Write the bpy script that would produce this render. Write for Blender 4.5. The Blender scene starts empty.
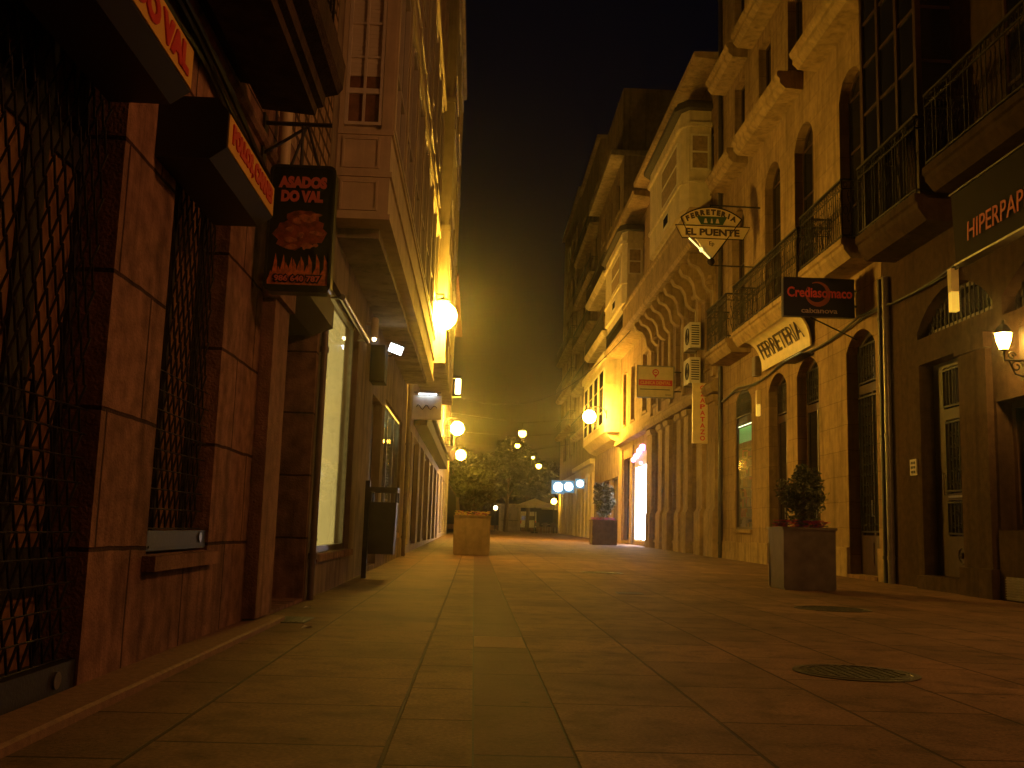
import bpy, bmesh, math, random
from mathutils import Matrix, Vector
random.seed(7)
S = bpy.context.scene
COL = S.collection
R = math.radians

# ------------------------------------------------------------------ materials
def mat(name, col, rough=0.7, var=0.25, scale=6.0, bump=0.0, bscale=40.0, metal=0.0, spec=0.5, emit=None, estr=0.0, brick=None, stain=0.0, glint=False):
    m = bpy.data.materials.new(name); m.use_nodes = True
    nt = m.node_tree; N = nt.nodes; Lk = nt.links
    b = N['Principled BSDF']
    b.inputs['Roughness'].default_value = rough
    b.inputs['Metallic'].default_value = metal
    b.inputs['Specular IOR Level'].default_value = spec
    tc = N.new('ShaderNodeTexCoord')
    c4 = (*col, 1)
    if emit:
        b.inputs['Emission Color'].default_value = (*emit, 1)
        b.inputs['Emission Strength'].default_value = estr
    out = None
    if var > 0:
        n = N.new('ShaderNodeTexNoise'); n.inputs['Scale'].default_value = scale; n.inputs['Detail'].default_value = 6
        Lk.new(tc.outputs['Object'], n.inputs['Vector'])
        mr = N.new('ShaderNodeMapRange'); mr.inputs[1].default_value = .3; mr.inputs[2].default_value = .7
        mr.inputs[3].default_value = 1 - var; mr.inputs[4].default_value = 1 + var
        Lk.new(n.outputs['Fac'], mr.inputs[0])
        mul = N.new('ShaderNodeMix'); mul.data_type = 'RGBA'; mul.blend_type = 'MULTIPLY'; mul.inputs[0].default_value = 1
        mul.inputs[6].default_value = c4
        Lk.new(mr.outputs[0], mul.inputs[7]); out = mul.outputs[2]
    h = None
    if stain > 0:
        n2 = N.new('ShaderNodeTexNoise'); n2.inputs['Scale'].default_value = 1.1; n2.inputs['Detail'].default_value = 8; n2.inputs['Roughness'].default_value = .65
        mp = N.new('ShaderNodeMapping'); mp.inputs['Scale'].default_value = (1, 1, .45)
        Lk.new(tc.outputs['Object'], mp.inputs['Vector']); Lk.new(mp.outputs[0], n2.inputs['Vector'])
        mr2 = N.new('ShaderNodeMapRange'); mr2.inputs[1].default_value = .42; mr2.inputs[2].default_value = .68
        mr2.inputs[3].default_value = 1; mr2.inputs[4].default_value = 1 - stain
        Lk.new(n2.outputs['Fac'], mr2.inputs[0])
        mul2 = N.new('ShaderNodeMix'); mul2.data_type = 'RGBA'; mul2.blend_type = 'MULTIPLY'; mul2.inputs[0].default_value = 1
        if out: Lk.new(out, mul2.inputs[6])
        else: mul2.inputs[6].default_value = c4
        Lk.new(mr2.outputs[0], mul2.inputs[7]); out = mul2.outputs[2]
    if stain > 0:
        n5 = N.new('ShaderNodeTexNoise'); n5.inputs['Scale'].default_value = 1.0; n5.inputs['Detail'].default_value = 7; n5.inputs['Roughness'].default_value = .6
        mp5 = N.new('ShaderNodeMapping'); mp5.inputs['Scale'].default_value = (5, 5, .35); mp5.inputs['Location'].default_value = (3.1, 7.7, 1.3)
        Lk.new(tc.outputs['Object'], mp5.inputs['Vector']); Lk.new(mp5.outputs[0], n5.inputs['Vector'])
        mr5 = N.new('ShaderNodeMapRange'); mr5.inputs[1].default_value = .5; mr5.inputs[2].default_value = .72; mr5.inputs[3].default_value = 1; mr5.inputs[4].default_value = 1 - stain * 1.2
        Lk.new(n5.outputs['Fac'], mr5.inputs[0])
        mul5 = N.new('ShaderNodeMix'); mul5.data_type = 'RGBA'; mul5.blend_type = 'MULTIPLY'; mul5.inputs[0].default_value = 1
        Lk.new(out, mul5.inputs[6]); Lk.new(mr5.outputs[0], mul5.inputs[7]); out = mul5.outputs[2]
    if glint:
        n6 = N.new('ShaderNodeTexNoise'); n6.inputs['Scale'].default_value = 150; n6.inputs['Detail'].default_value = 2
        Lk.new(tc.outputs['Object'], n6.inputs['Vector'])
        mr6 = N.new('ShaderNodeMapRange'); mr6.inputs[1].default_value = .66; mr6.inputs[2].default_value = .72; mr6.inputs[3].default_value = rough; mr6.inputs[4].default_value = .38
        Lk.new(n6.outputs['Fac'], mr6.inputs[0]); Lk.new(mr6.outputs[0], b.inputs['Roughness'])
        mr7 = N.new('ShaderNodeMapRange'); mr7.inputs[1].default_value = .66; mr7.inputs[2].default_value = .72; mr7.inputs[3].default_value = spec; mr7.inputs[4].default_value = .35
        Lk.new(n6.outputs['Fac'], mr7.inputs[0]); Lk.new(mr7.outputs[0], b.inputs['Specular IOR Level'])
        n8 = N.new('ShaderNodeTexVoronoi'); n8.inputs['Scale'].default_value = 3.4; Lk.new(tc.outputs['Object'], n8.inputs['Vector'])
        mr8 = N.new('ShaderNodeMapRange'); mr8.inputs[1].default_value = .05; mr8.inputs[2].default_value = .075; mr8.inputs[3].default_value = .45; mr8.inputs[4].default_value = 1
        Lk.new(n8.outputs['Distance'], mr8.inputs[0])
        mul8 = N.new('ShaderNodeMix'); mul8.data_type = 'RGBA'; mul8.blend_type = 'MULTIPLY'; mul8.inputs[0].default_value = 1
        Lk.new(out, mul8.inputs[6]); Lk.new(mr8.outputs[0], mul8.inputs[7]); out = mul8.outputs[2]
    if brick:
        # brick = (axes, width, height, mortar, offset, tone)
        ax, bw, bh, mo, off, tone = brick[:6]; duv = brick[6] if len(brick) > 6 else (0, 0)
        sep = N.new('ShaderNodeSeparateXYZ'); Lk.new(tc.outputs['Object'], sep.inputs[0])
        cmb = N.new('ShaderNodeCombineXYZ')
        wob = N.new('ShaderNodeTexNoise'); wob.inputs['Scale'].default_value = 2.5; Lk.new(tc.outputs['Object'], wob.inputs['Vector'])
        for k, a in enumerate(ax):
            ad = N.new('ShaderNodeMath'); ad.operation = 'MULTIPLY_ADD'; ad.inputs[1].default_value = .03 if mo < .0095 or mo > .0105 else .006
            Lk.new(wob.outputs['Fac'], ad.inputs[0]); Lk.new(sep.outputs['XYZ'.index(a)], ad.inputs[2])
            sh = N.new('ShaderNodeMath'); sh.inputs[1].default_value = duv[k]; Lk.new(ad.outputs[0], sh.inputs[0]); Lk.new(sh.outputs[0], cmb.inputs[k])
        br = N.new('ShaderNodeTexBrick'); br.inputs['Scale'].default_value = 1
        br.offset = off; br.inputs['Brick Width'].default_value = bw; br.inputs['Row Height'].default_value = bh
        br.inputs['Mortar Size'].default_value = mo; br.inputs['Mortar Smooth'].default_value = .4
        br.inputs['Color1'].default_value = (1 - tone,) * 3 + (1,); br.inputs['Color2'].default_value = (1 + tone,) * 3 + (1,)
        br.inputs['Mortar'].default_value = (.22, .2, .19, 1) if mo > .0075 else (.62, .6, .58, 1)
        Lk.new(cmb.outputs[0], br.inputs['Vector'])
        mul3 = N.new('ShaderNodeMix'); mul3.data_type = 'RGBA'; mul3.blend_type = 'MULTIPLY'; mul3.inputs[0].default_value = 1
        if out: Lk.new(out, mul3.inputs[6])
        else: mul3.inputs[6].default_value = c4
        Lk.new(br.outputs['Color'], mul3.inputs[7]); out = mul3.outputs[2]
        h = br.outputs['Fac']
    if out: Lk.new(out, b.inputs['Base Color'])
    else: b.inputs['Base Color'].default_value = c4
    last = None
    if bump > 0:
        n3 = N.new('ShaderNodeTexNoise'); n3.inputs['Scale'].default_value = bscale; n3.inputs['Detail'].default_value = 5
        Lk.new(tc.outputs['Object'], n3.inputs['Vector'])
        bp = N.new('ShaderNodeBump'); bp.inputs['Strength'].default_value = bump; bp.inputs['Distance'].default_value = .02
        Lk.new(n3.outputs['Fac'], bp.inputs['Height']); last = bp
    if h is not None:
        bp2 = N.new('ShaderNodeBump'); bp2.invert = True; bp2.inputs['Strength'].default_value = .8; bp2.inputs['Distance'].default_value = .015
        Lk.new(h, bp2.inputs['Height'])
        if last: Lk.new(last.outputs[0], bp2.inputs['Normal'])
        last = bp2
    if last: Lk.new(last.outputs[0], b.inputs['Normal'])
    return m

M = {}
M['granite'] = mat('granite_blocks', (.32, .18, .125), .92, .35, 9, .6, 60, brick=('YZ', .92, .62, .012, .5, .10), stain=.55, spec=.12)
M['dark_granite'] = mat('darker_granite', (.075, .045, .03), .92, .22, 9, .6, 60, stain=.35, spec=.12)  # darker copy of the plain granite, for the stationery house and shop balcony
M['granite_plain'] = mat('granite_plain', (.32, .18, .13), .92, .22, 9, .6, 60, stain=.55, spec=.12)
M['rubble'] = mat('rubble_wall', (.40, .28, .18), .92, .3, 8, 1.0, 16, brick=('YZ', .30, .17, .03, .5, .25), spec=.12)
M['ashlar'] = mat('ashlar_facade', (.35, .24, .145), .92, .16, 5, .35, 50, brick=('YZ', .95, .5, .007, .5, .07), stain=.35, spec=.12)
M['ashlar_plain'] = mat('dressed_stone', (.39, .28, .165), .92, .18, 6, .35, 50, stain=.35, spec=.12)
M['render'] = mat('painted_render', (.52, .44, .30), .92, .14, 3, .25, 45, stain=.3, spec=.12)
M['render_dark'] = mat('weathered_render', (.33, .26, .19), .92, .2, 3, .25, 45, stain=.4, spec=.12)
M['far_stone'] = mat('brown_cladding', (.26, .19, .13), .92, .2, 3, .2, 30, stain=.4, spec=.12)
M['cream'] = mat('cream_paint', (.66, .56, .38), .92, .10, 4, .08, 25, stain=.18, spec=.12)
M['offwhite'] = mat('white_woodwork', (.72, .66, .52), .45, .08, 6, .05, 30, stain=.12)
M['wood'] = mat('dark_brown_wood', (.05, .024, .013), .5, .3, 9, .15, 30)
M['iron'] = mat('black_iron', (.024, .019, .016), .55, .2, 20, .15, 60, metal=.25)
M['steel'] = mat('worn_steel', (.30, .28, .25), .32, .2, 12, .1, 50, metal=.9)
M['pipe'] = mat('grey_drainpipe', (.16, .13, .11), .4, .2, 8, .05, 40, metal=.3)
M['pipe_dark'] = mat('dark_drainpipe', (.04, .033, .03), .45, .2, 8, .05, 40)
M['conduit'] = mat('cream_conduit', (.6, .5, .3), .5, .1, 8)
M['cable'] = mat('black_cable', (.02, .018, .017), .55, .2, 12)
M['glass'] = mat('dark_window_glass', (.014, .013, .014), .06, .3, 2, .02, 3, spec=.8)
M['brown_glass'] = mat('painted_reflection_glass', (.22, .115, .06), .25, .35, 7, .05, 12)  # the street's brown reflection is painted into the glass colour
M['curtain'] = mat('brown_curtain', (.30, .21, .12), .8, .25, 8)
M['blind'] = mat('pale_blind', (.66, .6, .45), .7, .08, 3)
M['sign_black'] = mat('black_sign_plastic', (.012, .011, .012), .3, .1, 4)
M['sign_navy'] = mat('navy_sign_plastic', (.012, .014, .035), .3, .1, 4)
M['sign_brown'] = mat('brown_sign_board', (.014, .008, .007), .75, .15, 4, spec=.1)
M['sign_yellow'] = mat('yellow_sign_plastic', (.78, .48, .10), .4, .08, 4)
M['sign_cream'] = mat('cream_sign_board', (.70, .58, .33), .5, .1, 5)
M['sign_dark_side'] = mat('dark_sign_casing', (.018, .014, .013), .5, .2, 5)
M['red'] = mat('red_lettering', (.62, .035, .045), .4, .05, 5)
M['red_white'] = mat('salmon_lettering', (.78, .2, .16), .4, .05, 5)
M['salmon'] = mat('bright_red_lettering', (.85, .10, .08), .4, .25, 3)
M['orange'] = mat('orange_vinyl', (.40, .11, .04), .4, .1, 5)
M['flame'] = mat('printed_flame', (.75, .22, .07), .4, .4, 30)
M['meat'] = mat('printed_roast_meat', (.34, .085, .04), .4, .6, 22)
M['meat_pale'] = mat('printed_roast_highlight', (.55, .2, .09), .4, .5, 26)
M['ink'] = mat('dark_lettering', (.05, .03, .02), .5, .1, 5)
M['green_sign'] = mat('green_panel', (.02, .07, .03), .4, .15, 5)
M['white_letter'] = mat('pale_lettering', (.62, .5, .42), .4, .05, 5)
M['concrete'] = mat('planter_concrete', (.20, .135, .09), .92, .2, 7, .25, 50, stain=.35, spec=.12)
M['planter_steel'] = mat('planter_metal', (.17, .145, .115), .34, .25, 5, .08, 18, metal=.55)
M['soil'] = mat('soil', (.05, .035, .025), .95, .3, 20, .8, 40)
M['leaf'] = mat('shrub_leaf', (.075, .085, .03), .5, .35, 3)
M['leaf_dark'] = mat('tree_leaf', (.035, .045, .016), .55, .35, 1)
M['bark'] = mat('bark', (.12, .085, .055), .9, .3, 14, .8, 30)
M['flower_pink'] = mat('pink_petals', (.6, .06, .16), .6, .25, 30)
M['flower_purple'] = mat('violet_petals', (.22, .06, .4), .6, .25, 30)
M['flower_yellow'] = mat('yellow_petals', (.75, .55, .12), .6, .25, 30)
M['slab'] = mat('granite_paving', (.20, .113, .071), .76, .34, 55, .32, 190, brick=('YX', .78, .80, .010, .35, .16, (.3, .27)), stain=.4, spec=.2, glint=True)
M['slab_road'] = mat('wide_granite_paving', (.20, .111, .069), .76, .36, 60, .36, 190, brick=('YX', .95, .66, .010, .37, .18, (.2, .29)), stain=.45, spec=.2, glint=True)
M['strip'] = mat('dark_paving_strip', (.105, .052, .038), .76, .2, 40, .28, 190, brick=('XY', 4.0, .95, .010, 0, .12, (2.0, .3)), stain=.25, spec=.2, glint=True)
M['pale_slab'] = mat('pale_paving_slab', (.23, .135, .085), .76, .2, 30, .3, 150, spec=.2, glint=True)
M['ground'] = mat('ground', (.03, .022, .018), .7, .2, 5, .3, 40)
M['manhole'] = mat('cast_iron_cover', (.035, .03, .028), .5, .3, 30, .3, 80, metal=.5)
M['paper'] = mat('paper_scrap', (.7, .66, .58), .8, .1, 30)
M['parasol'] = mat('parasol_canvas', (.45, .37, .2), .8, .1, 5)
M['plastic_white'] = mat('white_plastic', (.72, .68, .6), .4, .1, 8, stain=.2)
M['bin'] = mat('dark_bin_metal', (.035, .025, .02), .4, .2, 8, metal=.3)
M['roof'] = mat('roof_tiles', (.16, .07, .045), .92, .3, 20, .6, 20, spec=.12)
M['terracotta'] = mat('dark_slate', (.05, .04, .035), .8, .3, 12, .4, 20)

def emat(name, col, strength):
    m = bpy.data.materials.new(name); m.use_nodes = True
    nt = m.node_tree; b = nt.nodes['Principled BSDF']
    b.inputs['Base Color'].default_value = (*[min(.8, c) for c in col], 1)
    b.inputs['Emission Color'].default_value = (*col, 1); b.inputs['Emission Strength'].default_value = strength
    n = nt.nodes.new('ShaderNodeTexNoise'); n.inputs['Scale'].default_value = 3
    mr = nt.nodes.new('ShaderNodeMapRange'); mr.inputs[3].default_value = strength * .85; mr.inputs[4].default_value = strength * 1.15
    tc = nt.nodes.new('ShaderNodeTexCoord')
    nt.links.new(tc.outputs['Object'], n.inputs['Vector']); nt.links.new(n.outputs['Fac'], mr.inputs[0]); nt.links.new(mr.outputs[0], b.inputs['Emission Strength'])
    return m
SOD = (1.0, .53, .05)
FILL_ORANGE = (1.0, .37, .11)
M['lamp'] = emat('sodium_globe', SOD, 470)
M['lamp_bright'] = emat('sodium_globe_dazzling', SOD, 800)
M['lamp_mid'] = emat('sodium_globe_bright', SOD, 650)
M['lamp_far'] = emat('sodium_globe_distant', SOD, 90)
M['lamp_fill'] = emat('fill_globe_orange', FILL_ORANGE, 130)
M['lantern'] = emat('lantern_glass', (1.0, .52, .08), 240)
M['cool'] = emat('cool_white_light', (.80, .90, 1.0), 9)
M['white_glow'] = emat('lit_white_shutter', (.93, .88, 1.0), 12)
M['sign_glow'] = emat('lit_sign_face', (.80, .95, 1.0), 5)
M['sign_blue'] = emat('lit_sign_border', (.10, .30, .55), .6)
M['pink_glow'] = emat('pink_sign_light', (1.0, .35, .75), 4)
M['yellow_glow'] = emat('yellow_lit_lens', (1.0, .62, .08), .55)
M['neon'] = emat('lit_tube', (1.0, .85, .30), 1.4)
M['green_tube'] = emat('green_tube_light', (.18, .75, .2), .35)
M['goods_tube'] = emat('goods_tube_light', (.85, 1.0, .5), 12)
M['shop_tube'] = emat('shop_tube_light', (.85, 1.0, .55), 30)
M['blind_lit'] = emat('backlit_blind', (1.0, .72, .19), 1.1)
M['bulb'] = emat('small_bulb', (1.0, .75, .35), 12)

# ------------------------------------------------------------------ geometry helper
class MB:
    def __init__(s): s.v = []; s.f = []; s.mi = []; s.cur = 0
    def add(s, vs, fs, mx=None):
        o = len(s.v)
        for p in vs:
            p = Vector(p)
            if mx is not None: p = mx @ p
            s.v.append(tuple(p))
        for f in fs: s.f.append([i + o for i in f]); s.mi.append(s.cur)
        return s
    def box(s, x0, x1, y0, y1, z0, z1, mx=None):
        x0, x1 = min(x0, x1), max(x0, x1); y0, y1 = min(y0, y1), max(y0, y1); z0, z1 = min(z0, z1), max(z0, z1)
        v = [(x0, y0, z0), (x1, y0, z0), (x1, y1, z0), (x0, y1, z0), (x0, y0, z1), (x1, y0, z1), (x1, y1, z1), (x0, y1, z1)]
        return s.add(v, [(3, 2, 1, 0), (4, 5, 6, 7), (0, 1, 5, 4), (1, 2, 6, 5), (2, 3, 7, 6), (3, 0, 4, 7)], mx)
    def prism(s, prof, axis, a0, a1, mx=None):
        """profile polygon (2D) extruded along axis; axis y: prof is (x,z); axis x: (y,z); axis z: (x,y)"""
        n = len(prof); v = []
        for a in (a0, a1):
            for p in prof:
                v.append({'y': (p[0], a, p[1]), 'x': (a, p[0], p[1]), 'z': (p[0], p[1], a)}[axis])
        f = [list(range(n)), list(range(2 * n - 1, n - 1, -1))]
        for i in range(n): f.append((i, (i + 1) % n, n + (i + 1) % n, n + i))
        return s.add(v, f, mx)
    def tube(s, pts, r, n=7, mx=None, closed=False, caps=True):
        pts = [Vector(p) for p in pts]; k = len(pts); v = []; f = []
        rs = r if isinstance(r, (list, tuple)) else [r] * k
        up = None
        for i, p in enumerate(pts):
            if closed: t = pts[(i + 1) % k] - pts[i - 1]
            else: t = (pts[min(i + 1, k - 1)] - pts[max(i - 1, 0)])
            t.normalize()
            if up is None:
                up = Vector((0, 0, 1)) if abs(t.z) < .9 else Vector((1, 0, 0))
            a = t.cross(up)
            if a.length < 1e-4: a = t.cross(Vector((0, 1, 0)))
            a.normalize(); b = a.cross(t); b.normalize(); up = b
            for j in range(n):
                q = 2 * math.pi * j / n
                v.append(p + a * math.cos(q) * rs[i] + b * math.sin(q) * rs[i])
        for i in range(k if closed else k - 1):
            i2 = (i + 1) % k
            for j in range(n): f.append((i * n + j, i * n + (j + 1) % n, i2 * n + (j + 1) % n, i2 * n + j))
        if not closed and caps: f.append(list(range(n - 1, -1, -1))); f.append([(k - 1) * n + j for j in range(n)])
        return s.add(v, f, mx)
    def lathe(s, prof, c, n=16, mx=None):
        v = []; f = []; k = len(prof)
        for r, z in prof:
            for j in range(n):
                q = 2 * math.pi * j / n; v.append((c[0] + r * math.cos(q), c[1] + r * math.sin(q), c[2] + z))
        for i in range(k - 1):
            for j in range(n): f.append((i * n + j, i * n + (j + 1) % n, (i + 1) * n + (j + 1) % n, (i + 1) * n + j))
        f.append(list(range(n - 1, -1, -1))); f.append([(k - 1) * n + j for j in range(n)])
        return s.add(v, f, mx)
    def ball(s, c, r, n=12, m=8, sq=(1, 1, 1)):
        prof = [(max(.001, r * math.sin(math.pi * i / m)), -r * math.cos(math.pi * i / m)) for i in range(m + 1)]
        o = len(s.v); s.lathe(prof, (0, 0, 0), n)
        for i in range(o, len(s.v)):
            p = s.v[i]; s.v[i] = (c[0] + p[0] * sq[0], c[1] + p[1] * sq[1], c[2] + p[2] * sq[2])
        return s
    def build(s, name, material, parent=None, smooth=False):
        me = bpy.data.meshes.new(name)
        off = Vector((0, 0, 0)); p = parent
        while p is not None: off += p.location; p = p.parent
        me.from_pydata([tuple(Vector(v) - off) for v in s.v], [], s.f)
        bm = bmesh.new(); bm.from_mesh(me); bmesh.ops.recalc_face_normals(bm, faces=bm.faces); bm.to_mesh(me); bm.free()
        for mm in (material if isinstance(material, (list, tuple)) else [material]): me.materials.append(mm)
        if isinstance(material, (list, tuple)):
            for pl, k in zip(me.polygons, s.mi): pl.material_index = k
        if smooth:
            for pl in me.polygons: pl.use_smooth = True
            try: me.set_sharp_from_angle(angle=R(40))
            except Exception: pass
        o = bpy.data.objects.new(name, me); COL.objects.link(o)
        if parent is not None: o.parent = parent
        return o

def root(name, label, cat, loc, group=None):
    o = bpy.data.objects.new(name, None); COL.objects.link(o); o.location = loc; o.empty_display_size = .2
    o['label'] = label; o['category'] = cat
    if group: o['group'] = group
    return o
def tag(o, label, cat, group=None):
    o['label'] = label; o['category'] = cat
    if group: o['group'] = group
    return o
def kind(o, k): o['kind'] = k; return o

def arch(y0, y1, z0, z1, rise, n=10):
    """opening outline; z1 is the crown, rise the arch height"""
    if rise <= 0: return [(y0, z0), (y1, z0), (y1, z1), (y0, z1)]
    w = (y1 - y0) / 2; rr = (w * w + rise * rise) / (2 * rise); cz = z1 - rr; cy = (y0 + y1) / 2
    a = math.asin(min(1, w / rr)) if rise <= w else math.pi / 2
    pts = [(y0, z0), (y1, z0)]
    for i in range(n + 1):
        q = a - 2 * a * i / n
        pts.append((cy + rr * math.sin(q), cz + rr * math.cos(q)))
    return pts
def plate(outer, holes, t):
    cu = bpy.data.curves.new('outline', 'CURVE'); cu.dimensions = '2D'; cu.fill_mode = 'BOTH'; cu.extrude = t / 2
    for poly in [outer] + list(holes):
        sp = cu.splines.new('POLY'); sp.points.add(len(poly) - 1); sp.use_cyclic_u = True
        for p, q in zip(sp.points, poly): p.co = (q[0], q[1], 0, 1)
    ob = bpy.data.objects.new('outline', cu); COL.objects.link(ob)
    bpy.context.view_layer.update()
    me = bpy.data.meshes.new_from_object(ob.evaluated_get(bpy.context.evaluated_depsgraph_get()))
    v = [(p.co.x, p.co.y, p.co.z + t / 2) for p in me.vertices]; f = [list(p.vertices) for p in me.polygons]
    bpy.data.objects.remove(ob); bpy.data.curves.remove(cu); bpy.data.meshes.remove(me)
    return v, f
def on_x(X, side):     # (u,v,w) -> street-side wall: u along y, v up, w into the wall
    return Matrix(((0, 0, side, X), (1, 0, 0, 0), (0, 1, 0, 0), (0, 0, 0, 1)))
def on_y(Y):           # (u,v,w) -> face across the street: u along x, v up, w away from camera
    return Matrix(((1, 0, 0, 0), (0, 0, 1, Y), (0, 1, 0, 0), (0, 0, 0, 1)))
def text(s, size, bold=0.0, ext=.004, sx=1.0, shear=0.0, spacing=1.0):
    cu = bpy.data.curves.new('lettering', 'FONT'); cu.body = s; cu.size = size; cu.extrude = ext; cu.offset = bold
    cu.align_x = 'CENTER'; cu.align_y = 'CENTER'; cu.shear = shear; cu.space_character = spacing; cu.resolution_u = 3
    ob = bpy.data.objects.new('lettering', cu); COL.objects.link(ob)
    bpy.context.view_layer.update()
    me = bpy.data.meshes.new_from_object(ob.evaluated_get(bpy.context.evaluated_depsgraph_get()))
    v = [(p.co.x * sx, p.co.y, p.co.z) for p in me.vertices]; f = [list(p.vertices) for p in me.polygons]
    bpy.data.objects.remove(ob); bpy.data.curves.remove(cu); bpy.data.meshes.remove(me)
    return v, f
def fit(vf, width=None, height=None):
    v, f = vf
    x0 = min(p[0] for p in v); x1 = max(p[0] for p in v); y0 = min(p[1] for p in v); y1 = max(p[1] for p in v)
    sx = width / (x1 - x0) if width else 1; sy = height / (y1 - y0) if height else sx
    if not width: sx = sy
    return [((p[0] - (x0 + x1) / 2) * sx, (p[1] - (y0 + y1) / 2) * sy, p[2]) for p in v], f
def face_x(X, y, z, side):
    """text frame on a street wall; side +1: right wall (reads towards -y), -1: left wall (reads towards +y)"""
    if side > 0: return Matrix(((0, 0, -1, X), (-1, 0, 0, y), (0, 1, 0, z), (0, 0, 0, 1)))
    return Matrix(((0, 0, 1, X), (1, 0, 0, y), (0, 1, 0, z), (0, 0, 0, 1)))
def face_y(x, Y, z, rot=0):
    m = Matrix(((1, 0, 0, x), (0, 0, -1, Y), (0, 1, 0, z), (0, 0, 0, 1)))
    return m @ Matrix.Rotation(rot, 4, 'Z')

def gz(y): return max(0.0, .008 * (y - 12)) if y < 110 else .784

# ------------------------------------------------------------------ the setting
YS = [-40, 0, 12] + list(range(14, 111, 4)) + [110]
YS = sorted(set(YS))
def ribbon(x0, x1, y0, y1, dz):
    ys = sorted(set([y0, y1] + [y for y in YS if y0 < y < y1])); m = MB()
    v = []; 
    for y in ys: v += [(x0, y, gz(y) + dz), (x1, y, gz(y) + dz)]
    m.add(v, [(2 * i, 2 * i + 1, 2 * i + 3, 2 * i + 2) for i in range(len(ys) - 1)])
    return m
m = MB(); v = []
gy = [-300, -40] + YS[1:] + [400, 1500]
for y in gy: v += [(-1500, y, gz(y) - .012), (1500, y, gz(y) - .012)]
m.add(v, [(2 * i, 2 * i + 1, 2 * i + 3, 2 * i + 2) for i in range(len(gy) - 1)])
kind(m.build('ground', M['ground']), 'structure')
kind(ribbon(-1.75, .02, -20, 62, 0).build('pavement', M['slab']), 'structure')
kind(ribbon(.37, 7.3, -20, 90, 0).build('roadway', M['slab_road']), 'structure')
m = ribbon(.026, .364, -20, 6.6, 0)
o = ribbon(.026, .364, 7.26, 62, 0); m.add(o.v, o.f)
kind(m.build('paving_strip', M['strip']), 'structure')
m = MB(); m.box(.026, .364, 6.605, 7.255, -.02, 0.001)
kind(m.build('paving_slab', M['pale_slab']), 'structure')
kind(ribbon(-30, 40, 90, 180, .004).build('plaza', M['slab_road']), 'structure')
m = MB()
m.prism([(-1.65, -.02), (-1.44, -.02), (-1.44, .03), (-1.455, .04), (-1.65, .045)], 'y', -8, 8.0)
kind(m.build('kerb', M['pale_slab']), 'structure')

def manhole(x, y, r, label):
    z = gz(y)
    m = MB(); m.lathe([(r + .05, 0), (r + .05, .005), (r + .012, .006), (r + .010, .001), (r, .001), (r, .006), (r - .01, .009), (r - .03, .009), (r - .032, .004)], (x, y, z), 40)
    for i in range(-5, 6):
        for j in range(-5, 6):
            px, py = i * r / 6, j * r / 6
            if math.hypot(px, py) < r * .85: m.box(x + px - .012, x + px + .012, y + py - .02, y + py + .02, z + .003, z + .0085)
    return tag(m.build('manhole_cover', M['manhole']), label, 'manhole cover', 'iron covers set in the paving')
manhole(2.21, 5.82, .30, 'large round manhole cover in the open paving, the nearest to the front')
manhole(3.95, 11.05, .36, 'round manhole cover in front of the dark planter by the stone wall')
manhole(2.3, 18.0, .33, 'small far manhole cover in mid street beyond the slotted drain')
m = MB(); z = gz(12.7)
m.box(1.82, 2.14, 12.6, 12.66, z, z + .006); m.box(1.82, 2.14, 12.86, 12.92, z, z + .006)
for i in range(9): m.box(1.82 + i * .0375, 1.835 + i * .0375, 12.66, 12.86, z, z + .005)
tag(m.build('drain_grate', M['manhole']), 'small slotted drain grate in the middle of the paving', 'drain grate')
m = MB(); m.box(-1.52, -1.26, 7.82, 8.3, 0, .008)
for i in range(6): m.box(-1.50 + i * .04, -1.48 + i * .04, 7.86, 8.26, .008, .011)
tag(m.build('drain_cover', M['manhole']), 'rectangular iron drain cover by the barred doorway of the grill shop', 'drain cover')
for x, y, lab in [(-1.5, 9.2, 'white scrap of paper lying by the barred doorway step'), (-1.22, 7.45, 'pale scrap of paper on the pavement before the drain cover')]:
    m = MB(); m.add([(x, y, .005), (x + .06, y + .02, .02), (x + .07, y + .07, .006), (x + .01, y + .06, .018)], [(0, 1, 2), (0, 2, 3)])
    tag(m.build('paper_scrap', M['paper']), lab, 'litter', 'paper scraps on the pavement')

# ------------------------------------------------------------------ facade pieces
def window(b, X, side, y0, y1, z0, z1, rise=0, depth=.18, cols=2, rows=3, fm='wood', pm='glass', fw=.06, name='window', sill=True, pane=True):
    fr = MB(); outer = arch(y0, y1, z0, z1, rise)
    inner = arch(y0 + fw, y1 - fw, z0 + fw, z1 - fw, max(0, rise - fw * .3) if rise else 0)
    v, f = plate(outer, [inner], .06); fr.add(v, f, on_x(X + side * depth, side))
    xa, xb = X + side * (depth + .006), X + side * (depth + .045); mw = .022
    ztop = z1 - fw
    for i in range(1, cols):
        y = y0 + (y1 - y0) * i / cols; fr.box(xa, xb, y - mw, y + mw, z0 + fw, ztop)
    zs = z1 - rise
    for i in range(1, rows + (1 if rise else 0)):
        z = z0 + (zs - z0) * i / rows; fr.box(xa + side * .002, xb - side * .002, y0 + fw, y1 - fw, z - mw, z + mw)
    w = fr.build(name, M[fm], b)
    if pane:
        p = MB(); v, f = plate(arch(y0 + fw * .5, y1 - fw * .5, z0 + fw * .5, z1 - fw * .5, rise), [], .012); p.add(v, f, on_x(X + side * (depth + .03), side))
        p.build('pane', M[pm], w)
    if sill:
        s_ = MB(); s_.box(X - side * .06, X + side * .02, y0 - .05, y1 + .05, z0 - .1, z0 - .004); s_.box(X + side * .003, X + side * depth, y0 + .004, y1 - .004, z0 - .05, z0 + .004)
        s_.build('sill', M['ashlar_plain'], w)
    return w
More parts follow.
